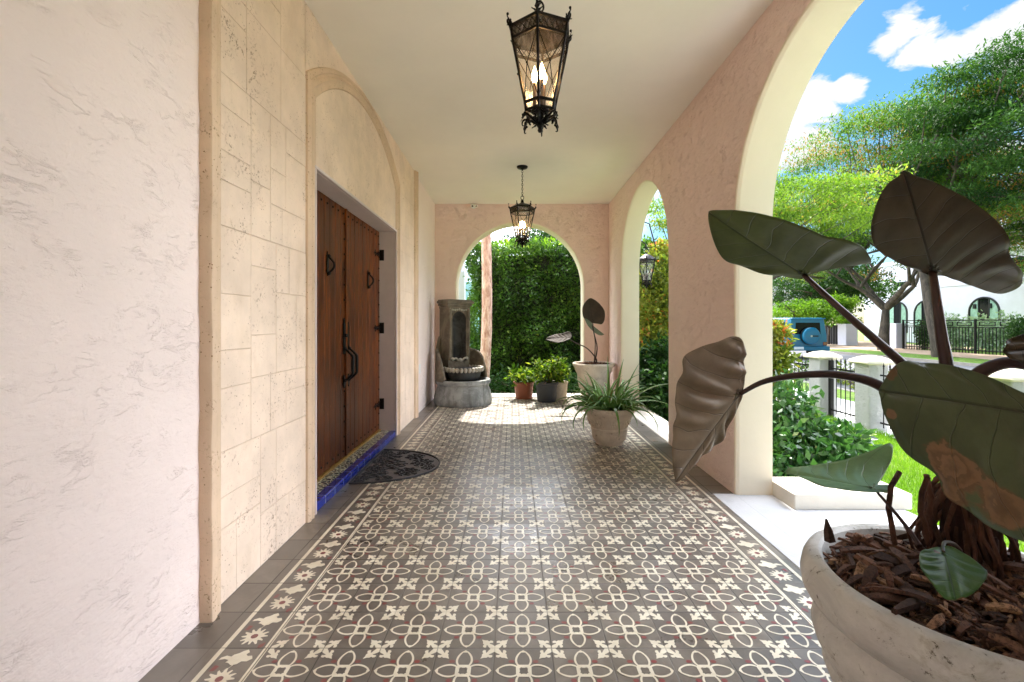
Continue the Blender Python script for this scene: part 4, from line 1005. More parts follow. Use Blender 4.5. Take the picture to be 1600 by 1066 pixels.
for c, d, l in fr:
    u_ = d.cross(Vector((0, 0, 1))).normalized()*.03; V += [c-u_, c+u_, c+d*l]
np_mesh('fronds', [list(v) for v in V], 3, M['lf_dark'], RNG.uniform(0, 1, len(fr)), pt)

def shrub(name, label, base, pufs, nleaf, leaf, mat, seed, cat='shrub', group=None, aspect=.45, up=.3, tone=.42, orange=None, stems=9):
    t = thing(name, label, cat, base, 0, group); rg = np.random.default_rng(seed); rp = random.Random(seed); B = Vector(base)
    mb = MB()
    for k in range(stems):
        c, r = pufs[k % len(pufs)]; e = Vector(c)-B+Vector((rp.uniform(-.5, .5)*r[0], rp.uniform(-.5, .5)*r[1], rp.uniform(0, .6)*r[2]))
        s = Vector((rp.uniform(-.12, .12), rp.uniform(-.12, .12), 0)); mid = (s+e)/2+Vector((rp.uniform(-.08, .08), rp.uniform(-.08, .08), .05)); mb.tube([s, mid, e], [.016, .011, .004], 6, cap=False)
    mb.build('stems', M['stemwood'], t, smooth='all')
    cen = [np.array(c)-np.array(base) for c, r in pufs]; rads = np.array([r for c, r in pufs])
    p, d, k = puff_points(cen, rads, nleaf, rg); tn = rg.uniform(-.18, .18, len(pufs))[k]
    r = tone+tn+rg.normal(0, .2, nleaf)
    p[:, 2] = np.maximum(p[:, 2], .01)
    leaves('foliage', p, leaf, mat, t, aspect, up, r, d*.8, 0, rng=rg)
    return t
def pf(u, v, Y, r): return (tuple(P(u, v, Y)), (r, r, r*.9))
# bush at the foot of the arch pillar
shrub('leafy_bush', 'glossy green leafy bush at the lawn edge behind the low cream block', (2.75, 4.25, G),
      [pf(1225, 625, 4.6, .30), pf(1215, 700, 4.3, .34), pf(1262, 700, 4.2, .30), pf(1240, 660, 4.5, .28), pf(1305, 722, 4.0, .20), pf(1325, 690, 4.3, .17), pf(1230, 740, 4.0, .30), pf(1290, 690, 4.2, .17), pf(1275, 735, 4.0, .25), pf(1318, 740, 3.9, .16)], 5200, .085, M['lf_bush'], 41, up=.25, stems=16)
shrub('croton_shrub', 'orange and yellow croton shrub above the green bush beside the white pillar', (3.15, 5.6, G),
      [pf(1210, 520, 5.6, .17), pf(1214, 560, 5.5, .20), pf(1206, 590, 5.6, .24), pf(1208, 640, 5.5, .30)], 2600, .075, M['lf_croton'], 43, group='croton shrubs along the porch', tone=.62, stems=8)
# planting outside the far side arch
shrub('croton_shrub', 'tall croton shrub with yellow and red leaves seen through the narrow side arch', (2.3, 7.3, G),
      [pf(1030, 425, 7.4, .36), pf(1010, 440, 7.6, .3), pf(1045, 470, 7.3, .36), pf(1020, 490, 7.3, .36), pf(1035, 395, 7.6, .22), pf(1010, 535, 7.2, .4), pf(1050, 530, 7.2, .34)], 6800, .085, M['lf_croton'], 45, group='croton shrubs along the porch', tone=.5, stems=14)
shrub('dark_shrub', 'dark green low shrub under the croton outside the narrow side arch', (2.1, 6.1, G),
      [pf(1025, 570, 6.6, .36), pf(1040, 600, 6.2, .34), pf(1015, 620, 6.6, .34), pf(1055, 640, 5.9, .34), pf(1045, 560, 6.6, .36)], 5200, .085, M['lf_dark'], 47, tone=.3, stems=12)
shrub('low_shrub', 'low dark shrub against the foot of the hedge beyond the end arch', (1.0, 8.9, G), [((x, 8.9+.1*math.sin(x*5), -.1), (.4, .3, .38)) for x in (-.6, 0, .6, 1.2, 1.8, 2.4)], 5000, .07, M['lf_dark'], 49, tone=.35, stems=14)
shrub('spiky_plant', 'small spiky yellow green plant at the foot of the far gate pillar', (5.1, 8.05, G), [((5.1, 8.05, G+.14), (.2, .2, .14)), ((4.9, 8.2, G+.1), (.2, .2, .1))], 500, .16, M['lf_lime'], 51, tone=.6, aspect=.1, up=0)
# planting across the street
for k, (y, x, lab) in enumerate(((27.3, 26.6, 'silvery green shrub row behind the black fence, nearest the forked tree'), (24.2, 26.8, 'silvery green shrub mass behind the middle of the black fence'), (20.6, 26.6, 'silvery green shrub behind the black fence at the right edge'))):
    shrub('silver_shrub', lab, (x, y, G+.05), [((x, y+dy, G+1.0+.25*math.sin(dy*3)), (.7, .8, .95)) for dy in (-1.3, -.4, .5, 1.3)], 5200, .17, M['lf_silver'], 60+k, group='silver shrubs behind the street fence', tone=.45, up=.2)
shrub('clipped_shrub', 'small dark clipped shrub beside the white pillar behind the fence', (24.9, 27.6, G), [((24.9, 27.6, .45), (.42, .42, .95))], 1800, .12, M['lf_dark'], 66, tone=.4)
shrub('clipped_shrub', 'dark green shrub on the black fence at the right edge of the view', (24.0, 21.6, G), [((24.0, 21.45, .75), (.5, .6, .7))], 1800, .12, M['lf_dark'], 67, tone=.35)
shrub('verge_shrubs', 'brown and green low planting on the verge seen through the little gate', (9.2, 12.2, G), [((9.2, 12.2+q, G+.2), (.7, .5, .35)) for q in (-1.5, -.5, .6, 1.6)], 2600, .1, M['lf_croton'], 68, tone=.2)
#%%PORCH OBJECTS
# ------------------------------------------------------------------ lanterns
def mat_glass(name, tint, rough=.08, gl=.12, bump=.5):
    m, nt, N, L, b = newmat(name); tr = N.new('ShaderNodeBsdfTransparent'); tr.inputs[0].default_value = (*tint, 1)
    g = N.new('ShaderNodeBsdfGlossy'); g.inputs['Roughness'].default_value = rough
    tc = N.new('ShaderNodeTexCoord'); nz = noise(N, L, tc.outputs['Object'], 38, 5, .6, .6, ((1, 1, .4), (0, 0, 0)))
    bp = N.new('ShaderNodeBump'); bp.inputs['Strength'].default_value = bump; bp.inputs['Distance'].default_value = .01; L.new(nz, bp.inputs['Height']); L.new(bp.outputs[0], g.inputs['Normal'])
    mx = N.new('ShaderNodeMixShader'); fac = mrange(N, L, nz, .35, .7, gl*.5, gl*2.4); L.new(fac, mx.inputs[0]); L.new(tr.outputs[0], mx.inputs[1]); L.new(g.outputs[0], mx.inputs[2])
    df = N.new('ShaderNodeBsdfTranslucent'); df.inputs[0].default_value = (.8, .75, .68, 1); m2 = N.new('ShaderNodeMixShader'); m2.inputs[0].default_value = .02
    L.new(mx.outputs[0], m2.inputs[1]); L.new(df.outputs[0], m2.inputs[2]); L.new(m2.outputs[0], N['Material Output'].inputs[0]); return m
M['lglass'] = mat_glass('seedy_lantern_glass', (.95, .93, .90)); M['cglass'] = mat_glass('clear_lantern_glass', (.90, .93, .95))
M['candle'] = mat_plain('candle_sleeve', (70, 52, 36), .5)
def chain(mb, z0, z1, link=.034, r=.0026):
    n = int((z1-z0)/(link*.72))
    for k in range(n):
        z = z0+(k+.5)*(z1-z0)/n; pts = []
        for j in range(12):
            a = 2*PI*j/12; x = .009*math.cos(a); zz = link*.5*math.sin(a); pts.append((x, 0, z+zz) if k % 2 else (0, x, z+zz))
        mb.tube(pts, r, 5, closed=True)
def curl(mb, p0, d, s, up=1, r=.003, n=9):
    """a small scrolled leaf growing outward along d"""
    pts = []; d = Vector(d)
    for k in range(n+1):
        a = k/n*PI*1.15; pts.append(Vector(p0)+d*(s*.55*math.sin(a*.75))+Vector((0, 0, up*s*(1-math.cos(a))*.5)))
    mb.tube(pts, [r*(1.6-1.0*k/n) for k in range(n+1)], 5)
def lantern(label, loc, zc, glass, rot=0, hang=True, group='hanging lanterns', sc=1.0, lit=True, flat_roof=False):
    """z=0 at the tip of the finial"""
    t = thing('hanging_lantern' if hang else 'wall_lantern', label, 'lantern', loc, rot, group)
    R0, R1, Rt = .078*sc, .138*sc, .148*sc; z0, z1, z2, z3 = .135*sc, .405*sc, .455*sc, .545*sc; ns = 6
    ang = [2*PI*k/ns for k in range(ns)]
    def ring(mb, r, z, w, h):
        vs = []
        for k in range(ns):
            for (rr, zz) in ((r+w, z), (r+w*.9, z+h), (r-w*.4, z+h), (r-w*.4, z)): vs.append((rr*math.cos(ang[k]), rr*math.sin(ang[k]), zz))
        mb.add(vs, [(4*k+j, 4*((k+1) % ns)+j, 4*((k+1) % ns)+(j+1) % 4, 4*k+(j+1) % 4) for k in range(ns) for j in range(4)])
    mb = MB(); ring(mb, R0, z0-.012, .006, .012); ring(mb, R0-.006, z0-.045, .005, .010); ring(mb, R1, z1, .006, .012); ring(mb, Rt, z2, .007, .014)
    for a in ang:
        c, s = math.cos(a), math.sin(a)
        mb.tube([((R0-.006)*c, (R0-.006)*s, z0-.045), (R0*c, R0*s, z0), (R1*c, R1*s, z1), (Rt*c, Rt*s, z2+.012)], .0062, 6)
    mb.build('frame', M['bronze'], t, smooth=True)
    # crossed wires on each pane, a boss at the crossing; lattice in the top band
    mb = MB()
    for k in range(ns):
        a, b_ = ang[k], ang[(k+1) % ns]
        q = lambda r, an, z: Vector((r*math.cos(an), r*math.sin(an), z))*1.0
        A, B_, C_, D_ = q(R0, a, z0), q(R0, b_, z0), q(R1, b_, z1), q(R1, a, z1)
        cen = (A+B_+C_+D_)/4*1.0; cen = (A+B_)*.5*.45+(C_+D_)*.5*.55; o_ = Vector((cen.x, cen.y, 0)).normalized()*.006
        for p_, r_ in ((A, C_), (B_, D_)):
            mb.tube([p_+o_*.4, (p_+r_)/2*.0+cen+o_, r_+o_*.4], .0022, 5)
        mb.ball(cen+o_*1.3, .006, 6)
        E1, E2, F1, F2 = q(R1, a, z1+.012), q(R1, b_, z1+.012), q(Rt, a, z2), q(Rt, b_, z2)
        for j in range(5):
            u0, u1 = j/5, (j+1)/5
            mb.tube([E1.lerp(E2, u0), F1.lerp(F2, u1)], .0017, 4); mb.tube([E1.lerp(E2, u1), F1.lerp(F2, u0)], .0017, 4)
    mb.build('wire_lattice', M['bronze'], t, smooth=True)
    for k in range(ns):
        a, b_ = ang[k], ang[(k+1) % ns]; m2 = MB()
        q = lambda r, an, z: (r*.97*math.cos(an), r*.97*math.sin(an), z)
        m2.quad(q(R0, a, z0), q(R0, b_, z0), q(R1, b_, z1), q(R1, a, z1)); m2.quad(q(R1, a, z1), q(R1, b_, z1), q(Rt, b_, z2), q(Rt, a, z2)); m2.build('glass_pane', glass, t, fix=False)
    mb = MB(); prof = [(Rt+.006, z2+.010), (Rt*.97, z2+.020), (Rt*.72, z2+.042), (Rt*.34, z2+.062), (.022, z2+.075), (.016, z3), (.020, z3+.010), (.008, z3+.022), (0, z3+.024)]
    if not flat_roof: mb.lathe(prof, 6)
    else: mb.lathe([(Rt+.010, z2+.008), (Rt*.95, z2+.03), (Rt*.5, z2+.075), (Rt*.28, z2+.09), (.02, z2+.10), (0, z2+.12)], 12)
    mb.build('roof', M['bronze'], t, smooth=not flat_roof)
    mb = MB(); d = Vector((1, 0, 0)); e_ = Vector((0, 1, 0)); p = d*(Rt+.002)+Vector((0, 0, z2+.010))
    def lf_(mb, p, d, s_, droop=0.0, w=.34):      # one hammered acanthus leaflet
        side = Vector((-d.y, d.x, 0)).normalized() if abs(d.x)+abs(d.y) > .01 else Vector((0, 1, 0)); vs = []; n = 7; q = Vector(p); dd = Vector(d).normalized()
        for k in range(n+1):
            f = k/n; ww = s_*w*(math.sin(PI*(.12+.88*f))**.8)*(1+.35*math.cos(f*14)); vs += [q-side*ww*.5, q+Vector((0, 0, .0035)), q+side*ww*.5, q-Vector((0, 0, .002))]
            q = q+dd*s_/n; dd = (dd+Vector((d.x, d.y, 0))*droop*.28+Vector((0, 0, -abs(droop)*.10*f))).normalized()
        mb.add(vs, [(4*k+j, 4*k+4+j, 4*k+4+(j+1) % 4, 4*k+(j+1) % 4) for k in range(n) for j in range(4)])
    lf_(mb, p, Vector((.25, 0, 1)), .052*sc, .5); lf_(mb, p, Vector((.2, .75, .6)), .030*sc, .3, .45); lf_(mb, p, Vector((.2, -.75, .6)), .030*sc, .3, .45); mb.ball(p+Vector((.012, 0, .050*sc)), .0065*sc, 6)
    curl(mb, p, d, .026*sc, 1, .0035); mb.tube([p-d*.01, p+d*.004], .009, 6)
    mb.build('crest_leaf', M['bronze'], t, smooth='all'); c0 = COL.objects[-1] if False else None
    m2 = MB(); p2 = d*(R0-.004)+Vector((0, 0, z0-.045*sc))
    lf_(m2, p2, Vector((.35, 0, -1)), .058*sc, .35); lf_(m2, p2, Vector((.1, .8, -.7)), .040*sc, .2, .5); lf_(m2, p2, Vector((.1, -.8, -.7)), .040*sc, .2, .5)
    curl(m2, p2-Vector((0, 0, .04*sc)), d, .030*sc, -1, .0035); m2.tube([p2, d*.052*sc+Vector((0, 0, .070*sc)), d*.016+Vector((0, 0, .045*sc))], .0055*sc, 5)
    lf_(m2, d*.014+Vector((0, 0, .050*sc)), Vector((.9, 0, .55)), .045*sc, -.2, .5); lf_(m2, d*.012+Vector((0, 0, .045*sc)), Vector((.8, .3, -.5)), .034*sc, .2, .5); curl(m2, d*.03+Vector((0, 0, .085*sc)), e_, .030*sc, -1, .0035)
    m2.build('basket_leaf', M['bronze'], t, smooth='all')
    for src in [c for c in t.children if c.name.startswith(('crest_leaf', 'basket_leaf'))]:
        for k in range(1, ns): c = src.copy(); COL.objects.link(c); c.parent = t; c.rotation_euler = (0, 0, 2*PI*k/ns)
    mb = MB(); mb.lathe([(0, 0), (.008, .004), (.012, .013), (.008, .024), (.014, .030), (.017, .038), (.010, .050), (.016, .060), (.012, .085), (.018, .092), (R0*.55, .098), (R0*.55, .104), (0, .106)], 12); mb.build('finial', M['bronze'], t, smooth=True)
    # candle cluster
    for k in range(3):
        a = 2*PI*k/3+.4; x, y = .026*math.cos(a), .026*math.sin(a); mb = MB(); mb.tube([(x, y, .10*sc), (x, y, .235*sc)], .009, 8); cd = mb.build('candle_sleeve', M['candle'], t, smooth=True)
        mb = MB(); mb.lathe([(.006, .235*sc), (.015, .258*sc), (.014, .275*sc), (.006, .30*sc), (0, .318*sc)], 10, (x, y, 0)); mb.build('bulb', M['bulb'] if lit else M['cglass'], cd, smooth=True)
    if hang:
        mb = MB(); top = zc-loc[2]; lp = []
        for j in range(14): a = 2*PI*j/14; lp.append((.018*math.cos(a), 0, z3+.045+.024*math.sin(a)))
        mb.tube(lp, .0045, 6, closed=True); chain(mb, z3+.06, top-.02); mb.build('chain', M['bronze'], t, smooth=True)
        mb = MB(); mb.lathe([(0, top-.040), (.012, top-.036), (.02, top-.028), (.055, top-.022), (.064, top-.012), (.066, top-.001), (0, top-.0005)], 24); mb.build('ceiling_rose', M['bronze'], t, smooth=True)
    return t
lantern('large black hexagonal lantern with warm lit bulbs hanging nearest the viewer, close to the ceiling', (.128, 2.12, 2.035), ZC, M['lglass'], .38)
lantern('smaller looking lit black lantern hanging on a chain before the end arch', (.114, 5.36, 2.035), ZC, M['lglass'], .1)
wl = lantern('unlit black outdoor lantern with clear glass hanging outside the narrow side arch', (1.98, 6.72, 1.66), 0, M['cglass'], .2, False, None, .9, False, True)
mb = MB(); pts = [(0, 0, .50+.03), (.0, 0, .56)]
mb.tube([(.03*math.cos(a), 0, .56+.03*math.sin(a)) for a in [k*PI/7 for k in range(14)]], .006, 6, closed=True)
mb.tube([(0, 0, .59), (-.02, .0, .66), (-.10, .02, .72), (-.225, .05, .72)], .009, 6)
mb.tube([(.13, 0, .62), (.04, .01, .96)], .010, 6); mb.tube([(.04, .01, .96), (-.20, .05, 1.05)], .008, 6); mb.tube([(.13, 0, .62), (0, 0, .60)], .007, 6)
o = mb.build('bracket', M['iron'], wl, smooth=True); o.rotation_euler = (0, 0, -.2)

# ------------------------------------------------------------------ fountain
def mat_stone(name, c1, c2, c3, bump=.6):
    m, nt, N, L, b = newmat(name); tc = N.new('ShaderNodeTexCoord'); vec = tc.outputs['Object']
    a = noise(N, L, vec, 5, 8, .72, .5); f = noise(N, L, vec, 60, 6, .7); s = noise(N, L, vec, 3, 6, .7, .8, ((2.5, 2.5, .6), (0, 0, 0)))
    c = mixc(N, L, mrange(N, L, a, .35, .65), lin(c1), lin(c2)); c = mixc(N, L, mrange(N, L, s, .5, .68, 0, .7), c, lin(c3))
    c = mixc(N, L, mrange(N, L, f, .6, .75, 0, .5), c, tuple(x*.4 for x in lin(c1)))
    L.new(c, b.inputs['Base Color']); b.inputs['Roughness'].default_value = .7
    bp = N.new('ShaderNodeBump'); bp.inputs['Strength'].default_value = bump; bp.inputs['Distance'].default_value = .006
    L.new(math_(N, L, 'ADD', a, math_(N, L, 'MULTIPLY', f, .5)), bp.inputs['Height']); L.new(bp.outputs[0], b.inputs['Normal']); return m
M['fstone'] = mat_stone('weathered_fountain_stone', (96, 86, 72), (134, 122, 104), (60, 52, 44))
M['fbasin'] = mat_stone('grey_basin_stone', (120, 122, 120), (164, 166, 164), (92, 92, 88))
M['fdark'] = mat_stone('dark_fountain_stone', (46, 44, 42), (84, 84, 82), (30, 28, 26))  # darker stone tone for the niche recess and upper bowl
M['flobe'] = mat_stone('pale_carved_stone', (160, 152, 138), (196, 190, 176), (110, 102, 90))
TH = math.radians(42)       # the fountain stands across the corner, facing the room
fo = thing('wall_fountain', 'weathered grey stone fountain with arched niche and scalloped bowl in the far left corner', 'fountain', (-.715, 6.57, 0), TH)
# local frame: -y faces the room, +y is the back
mb = MB(); RB = .405
def dshape(r, z, a): return r
prof = [(.0, .0), (RB, .0), (RB+.012, .03), (RB+.008, .10), (RB-.012, .18), (RB-.035, .25), (RB-.032, .275), (RB-.012, .29), (RB-.006, .32), (RB-.016, .345), (RB-.05, .352), (RB-.07, .34), (RB-.08, .28), (.0, .27)]
mb.lathe(prof, 64); mb.build('basin', M['fbasin'], fo, smooth=True)
m_w = mat_plain('still_water', (30, 36, 34), .04, spec=.8); mb = MB(); mb.lathe([(0, .300), (RB-.075, .300)], 40); mb.build('water', m_w, fo, fix=False)
# column with niche (front face pierced by an arched recess)
cw, cd0, cd1 = .185, .10, .33; zt = 1.40
def col_front():
    mb = MB(); y = cd0; nw = .120; nz0, nsp = .60, 1.20; n = 16
    arc = [(-nw*math.cos(PI*k/n), nsp+nw*math.sin(PI*k/n)) for k in range(n+1)]
    mb.quad((-cw, y, .26), (cw, y, .26), (cw, y, nz0), (-cw, y, nz0))
    mb.quad((-cw, y, nz0), (-nw, y, nz0), (-nw, y, nsp), (-cw, y, nsp)); mb.quad((nw, y, nz0), (cw, y, nz0), (cw, y, nsp), (nw, y, nsp))
    mb.quad((-cw, y, nsp), (-nw, y, nsp), (-nw, y, zt), (-cw, y, zt)); mb.quad((nw, y, nsp), (cw, y, nsp), (cw, y, zt), (nw, y, zt))
    for k in range(n): mb.quad((arc[k][0], y, arc[k][1]), (arc[k+1][0], y, arc[k+1][1]), (arc[k+1][0], y, zt), (arc[k][0], y, zt))
    mb.quad((-cw, y, .26), (-cw, cd1, .26), (-cw, cd1, zt), (-cw, y, zt)); mb.quad((cw, y, .26), (cw, cd1, .26), (cw, cd1, zt), (cw, y, zt))
    mb.quad((-cw, cd1, .26), (cw, cd1, .26), (cw, cd1, zt), (-cw, cd1, zt)); mb.quad((-cw, y, zt), (cw, y, zt), (cw, cd1, zt), (-cw, cd1, zt))
    # raised frame round the niche
    path = [(-nw-.012, nz0)]+[(-(nw+.012)*math.cos(PI*k/n), nsp+(nw+.012)*math.sin(PI*k/n)) for k in range(n+1)]+[(nw+.012, nz0)]
    mb.tube([(a, y-.002, b_) for a, b_ in path], .012, 8)
    for s in (-1, 1): mb.tube([(s*(cw-.022), y-.004, .62), (s*(cw-.022), y-.010, 1.0), (s*(cw-.02), y-.004, 1.36)], [.020, .024, .028], 10)
    return mb.build('niche_block', M['fstone'], fo, smooth=True)
col = col_front()
mb = MB(); nw = .120; nz0, nsp = .60, 1.20; n = 16; dp = cd0+.15
path = [(-nw, nz0)]+[(-nw*math.cos(PI*k/n), nsp+nw*math.sin(PI*k/n)) for k in range(n+1)]+[(nw, nz0)]
rows = []
for q in range(9):      # rounded niche: the recess curves to its back
    a = q/8*PI/2; f = math.cos(a); yy = cd0+(dp-cd0)*math.sin(a); rows.append([(x*max(f, .02), yy, nz0+(z-nz0)*(.80+.20*f) if z > nsp else z) for x, z in path])
m_ = len(path); mb.add([p for r in rows for p in r], [(q*m_+k, q*m_+k+1, (q+1)*m_+k+1, (q+1)*m_+k) for q in range(8) for k in range(m_-1)])
mb.quad((-nw, cd0, nz0), (nw, cd0, nz0), (nw, dp, nz0), (-nw, dp, nz0)); mb.build('niche_recess', M['fdark'], col, smooth=True)
mb = MB()
for (ex, z0, z1) in ((.012, 1.36, 1.40), (.032, 1.40, 1.435), (.052, 1.435, 1.475), (.035, 1.475, 1.492)): mb.box(-cw-ex, cd0-ex, z0+.0005, cw+ex, cd1, z1)
mb.build('cornice', M['fstone'], fo, bevel=.008)
mb = MB()     # carved apron and scroll under the cornice
for k in range(9): mb.ball((-.16+.04*k, cd0-.012, 1.352-.012*abs(math.sin(k*.8))), .020, 8, (1, .6, .8))
for s in (-1, 1):
    mb.tube([(s*(.03+.10*q), cd0-.02-.02*math.sin(q*3), .60+.03*math.sin(q*PI)+.02*q) for q in np.linspace(0, 1, 9)], [.016-.006*abs(q-.5) for q in np.linspace(0, 1, 9)], 8)
    mb.ball((s*.125, cd0-.02, .635), .024, 8)
mb.ball((0, cd0-.03, .615), .030, 10); mb.build('carving', M['flobe'], fo, smooth=True)
# side wings curving forward round the basin rim
for s in (-1, 1):
    mb = MB(); n = 26; vs = []
    for k in range(n+1):
        f = k/n; a = PI/2-s*(math.radians(28)+f*math.radians(72))*1.0; r = RB-.055
        h = float(np.interp(f, (0, .12, .25, .38, .5, .65, .8, .92, 1), (.97, .86, .78, .745, .735, .71, .63, .50, .36)))
        x, y = r*math.cos(a), r*math.sin(a); x2, y2 = (r+.045)*math.cos(a), (r+.045)*math.sin(a)
        if f < .001: x *= .75; x2 *= .75
        vs += [(x, y, .33), (x2, y2, .33), (x2, y2, h), (x, y, h)]
    mb.add(vs, [(4*k+j, 4*k+4+j, 4*k+4+(j+1) % 4, 4*k+(j+1) % 4) for k in range(n) for j in range(4)]+[(0, 1, 2, 3), (4*n, 4*n+3, 4*n+2, 4*n+1)])
    mb.tube([Vector(vs[4*k+2]).lerp(Vector(vs[4*k+3]), .5) for k in range(n+1)], .024, 8)
    mb.build('side_wing', M['fstone'], fo, smooth=True)
# scalloped upper bowl
mb = MB(); mb.lathe([(.0, .33), (.19, .335), (.235, .37), (.25, .43), (.26, .47), (.24, .50), (0, .51)], 40, (0, -.01, 0)); bowl = mb.build('upper_bowl', M['fdark'], fo, smooth=True)
mb = MB()
for k in range(30):
    a = 2*PI*k/30; mb.ball((.272*math.cos(a), -.01+.272*math.sin(a), .492), .030, 8, (.95, .95, 1.25))
mb.build('scalloped_rim', M['flobe'], bowl, smooth=True)

# ------------------------------------------------------------------ door mat
def mat_mat():
    m, nt, N, L, b = newmat('cast_rubber_mat'); tc = N.new('ShaderNodeTexCoord'); vec = tc.outputs['Object']
    n_ = noise(N, L, vec, 30, 6); L.new(mixc(N, L, n_, lin((28, 28, 32)), lin((62, 62, 68))), b.inputs['Base Color']); b.inputs['Roughness'].default_value = .42
    return m
M['mat'] = mat_mat()
dm = thing('door_mat', 'black half round rubber door mat with cut out flower pattern', 'door mat', (-1.165, 3.68, 0))
mb = MB(); a_, b_ = .475, .36      # half-ellipse: flat side at the step
RX, RY = .57, .43
def mp(t, f=1.0): return (RX*f*math.cos(t), RY*f*math.sin(t))
prev = None; rnd_ = random.Random(9)
n = 60; rim = [mp(-PI/2+PI*k/n) for k in range(n+1)]
mb.tube([(x, y, .006) for x, y in rim]+[(0, RY-2*RY*k/20, .006) for k in range(1, 20)], .0075, 6, closed=True)
def inside(x, y, m_=.97): return x > .01 and (x/RX)**2+(y/RY)**2 < m_*m_
def ringpoly(cx, cy, r, k, amp, ph):
    pts = []
    for j in range(30):
        t = 2*PI*j/30; rr = r*(1+amp*math.cos(k*t+ph)); x, y = cx+rr*math.cos(t), cy+rr*math.sin(t)
        pts.append((x, y, .006))
    pts = [p if inside(p[0], p[1]) else None for p in pts]; run = []
    for p in pts+[None]:
        if p is None:
            if len(run) > 2: mb.tube(run, .0046, 5)
            run = []
        else: run.append(p)
for (cx, cy, s) in ((.18, 0, 1.1), (.12, .22, .8), (.12, -.22, .8), (.42, .06, .8), (.33, .22, .7), (.35, -.17, .8), (.05, .34, .5), (.05, -.34, .5), (.50, -.06, .5), (.22, -.33, .5), (.2, .35, .45), (.06, .1, .5), (.06, -.1, .5)):
    ringpoly(cx, cy, .028*s, 5, .15, 0); ringpoly(cx, cy, .062*s, 6, .22, .5); ringpoly(cx, cy, .100*s, 8, .16, cx*9)
    for j in range(6):
        t = j*PI/3+cx; mb.tube([p for p in [(cx+q*s*math.cos(t), cy+q*s*math.sin(t), .0055) for q in (.028, .06, .10, .125)] if inside(p[0], p[1])] or [(cx, cy, .005), (cx+.01, cy, .005)], .0042, 5)
mb.build('openwork', M['mat'], dm, smooth=True)
mb = MB(); pl = [(0, -RY*.985)]+[mp(-PI/2+PI*k/40, .985) for k in range(1, 40)]+[(0, RY*.985)]
mb.prism(pl, lambda x, y, h: (x, y, .0012+h), .0016); mb.build('backing_web', mat_plain('mat_web', (98, 92, 94), .6, var=.25, vscale=40), dm, fix=False)

# ------------------------------------------------------------------ elephant-ear leaves
def mat_ear(name, c, blotch=None, blotch_at=(), trans=.12, rough=.46, vein=.6, under=None):
    m, nt, N, L, b = newmat(name); uv = N.new('ShaderNodeUVMap'); sp = N.new('ShaderNodeSeparateXYZ'); L.new(uv.outputs[0], sp.inputs[0])
    s, t = sp.outputs[0], sp.outputs[1]; at = math_(N, L, 'ABSOLUTE', t)
    mid = mrange(N, L, at, .004, .012, 1, 0)
    g = math_(N, L, 'SUBTRACT', s, math_(N, L, 'MULTIPLY', at, .85)); g = math_(N, L, 'ADD', g, math_(N, L, 'MULTIPLY', math_(N, L, 'MULTIPLY', at, at), .7)); g = math_(N, L, 'ADD', g, math_(N, L, 'MULTIPLY', math_(N, L, 'COMPARE', math_(N, L, 'SIGN', t), 1, .1), .06))
    gw = noise(N, L, uv.outputs[0], 3, 2, .5); g = math_(N, L, 'MULTIPLY', math_(N, L, 'ADD', g, math_(N, L, 'MULTIPLY', gw, .12)), 5.0)
    d = math_(N, L, 'ABSOLUTE', math_(N, L, 'SUBTRACT', math_(N, L, 'FRACT', g), .5))
    sv = mrange(N, L, d, .0, .035, 1, 0)
    v = math_(N, L, 'MAXIMUM', mid, math_(N, L, 'MULTIPLY', sv, .8))
    tc = N.new('ShaderNodeTexCoord'); nz = noise(N, L, tc.outputs['Object'], 7, 6, .65)
    c_ = lin(c); base = mixc(N, L, mrange(N, L, nz, .3, .7), tuple(x*.8 for x in c_), tuple(x*1.25 for x in c_))
    base = mixc(N, L, math_(N, L, 'MULTIPLY', v, vein), base, tuple(x*.35 for x in c_))
    # dry brown patches at given places of the blade, with an uneven edge
    for (bs, bt, br) in blotch_at:
        cb = N.new('ShaderNodeVectorMath'); cb.operation = 'DISTANCE'; L.new(uv.outputs[0], cb.inputs[0]); cb.inputs[1].default_value = (bs, bt, 0)
        q = math_(N, L, 'ADD', cb.outputs['Value'], math_(N, L, 'MULTIPLY', math_(N, L, 'SUBTRACT', noise(N, L, tc.outputs['Object'], 13, 4, .6), .5), br*2.6))
        bl = mixc(N, L, mrange(N, L, math_(N, L, 'FRACT', math_(N, L, 'MULTIPLY', math_(N, L, 'ADD', q, math_(N, L, 'MULTIPLY', nz, .25)), 13)), .2, .8), lin((104, 78, 56)), lin((130, 98, 72)))
        base = mixc(N, L, mrange(N, L, q, br*.72, br*.95, .92, 0), base, bl)
    L.new(base, b.inputs['Base Color']); b.inputs['Roughness'].default_value = rough; b.inputs['Specular IOR Level'].default_value = .3
    bp = N.new('ShaderNodeBump'); bp.inputs['Strength'].default_value = .5; bp.inputs['Distance'].default_value = .004
    L.new(math_(N, L, 'SUBTRACT', math_(N, L, 'MULTIPLY', noise(N, L, tc.outputs['Object'], 30, 5, .6), .5), v), bp.inputs['Height']); L.new(bp.outputs[0], b.inputs['Normal'])
    tr = N.new('ShaderNodeBsdfTranslucent'); L.new(base, tr.inputs[0]); mx = N.new('ShaderNodeMixShader'); mx.inputs[0].default_value = trans
    L.new(b.outputs[0], mx.inputs[1]); L.new(tr.outputs[0], mx.inputs[2]); L.new(mx.outputs[0], N['Material Output'].inputs[0]); return m
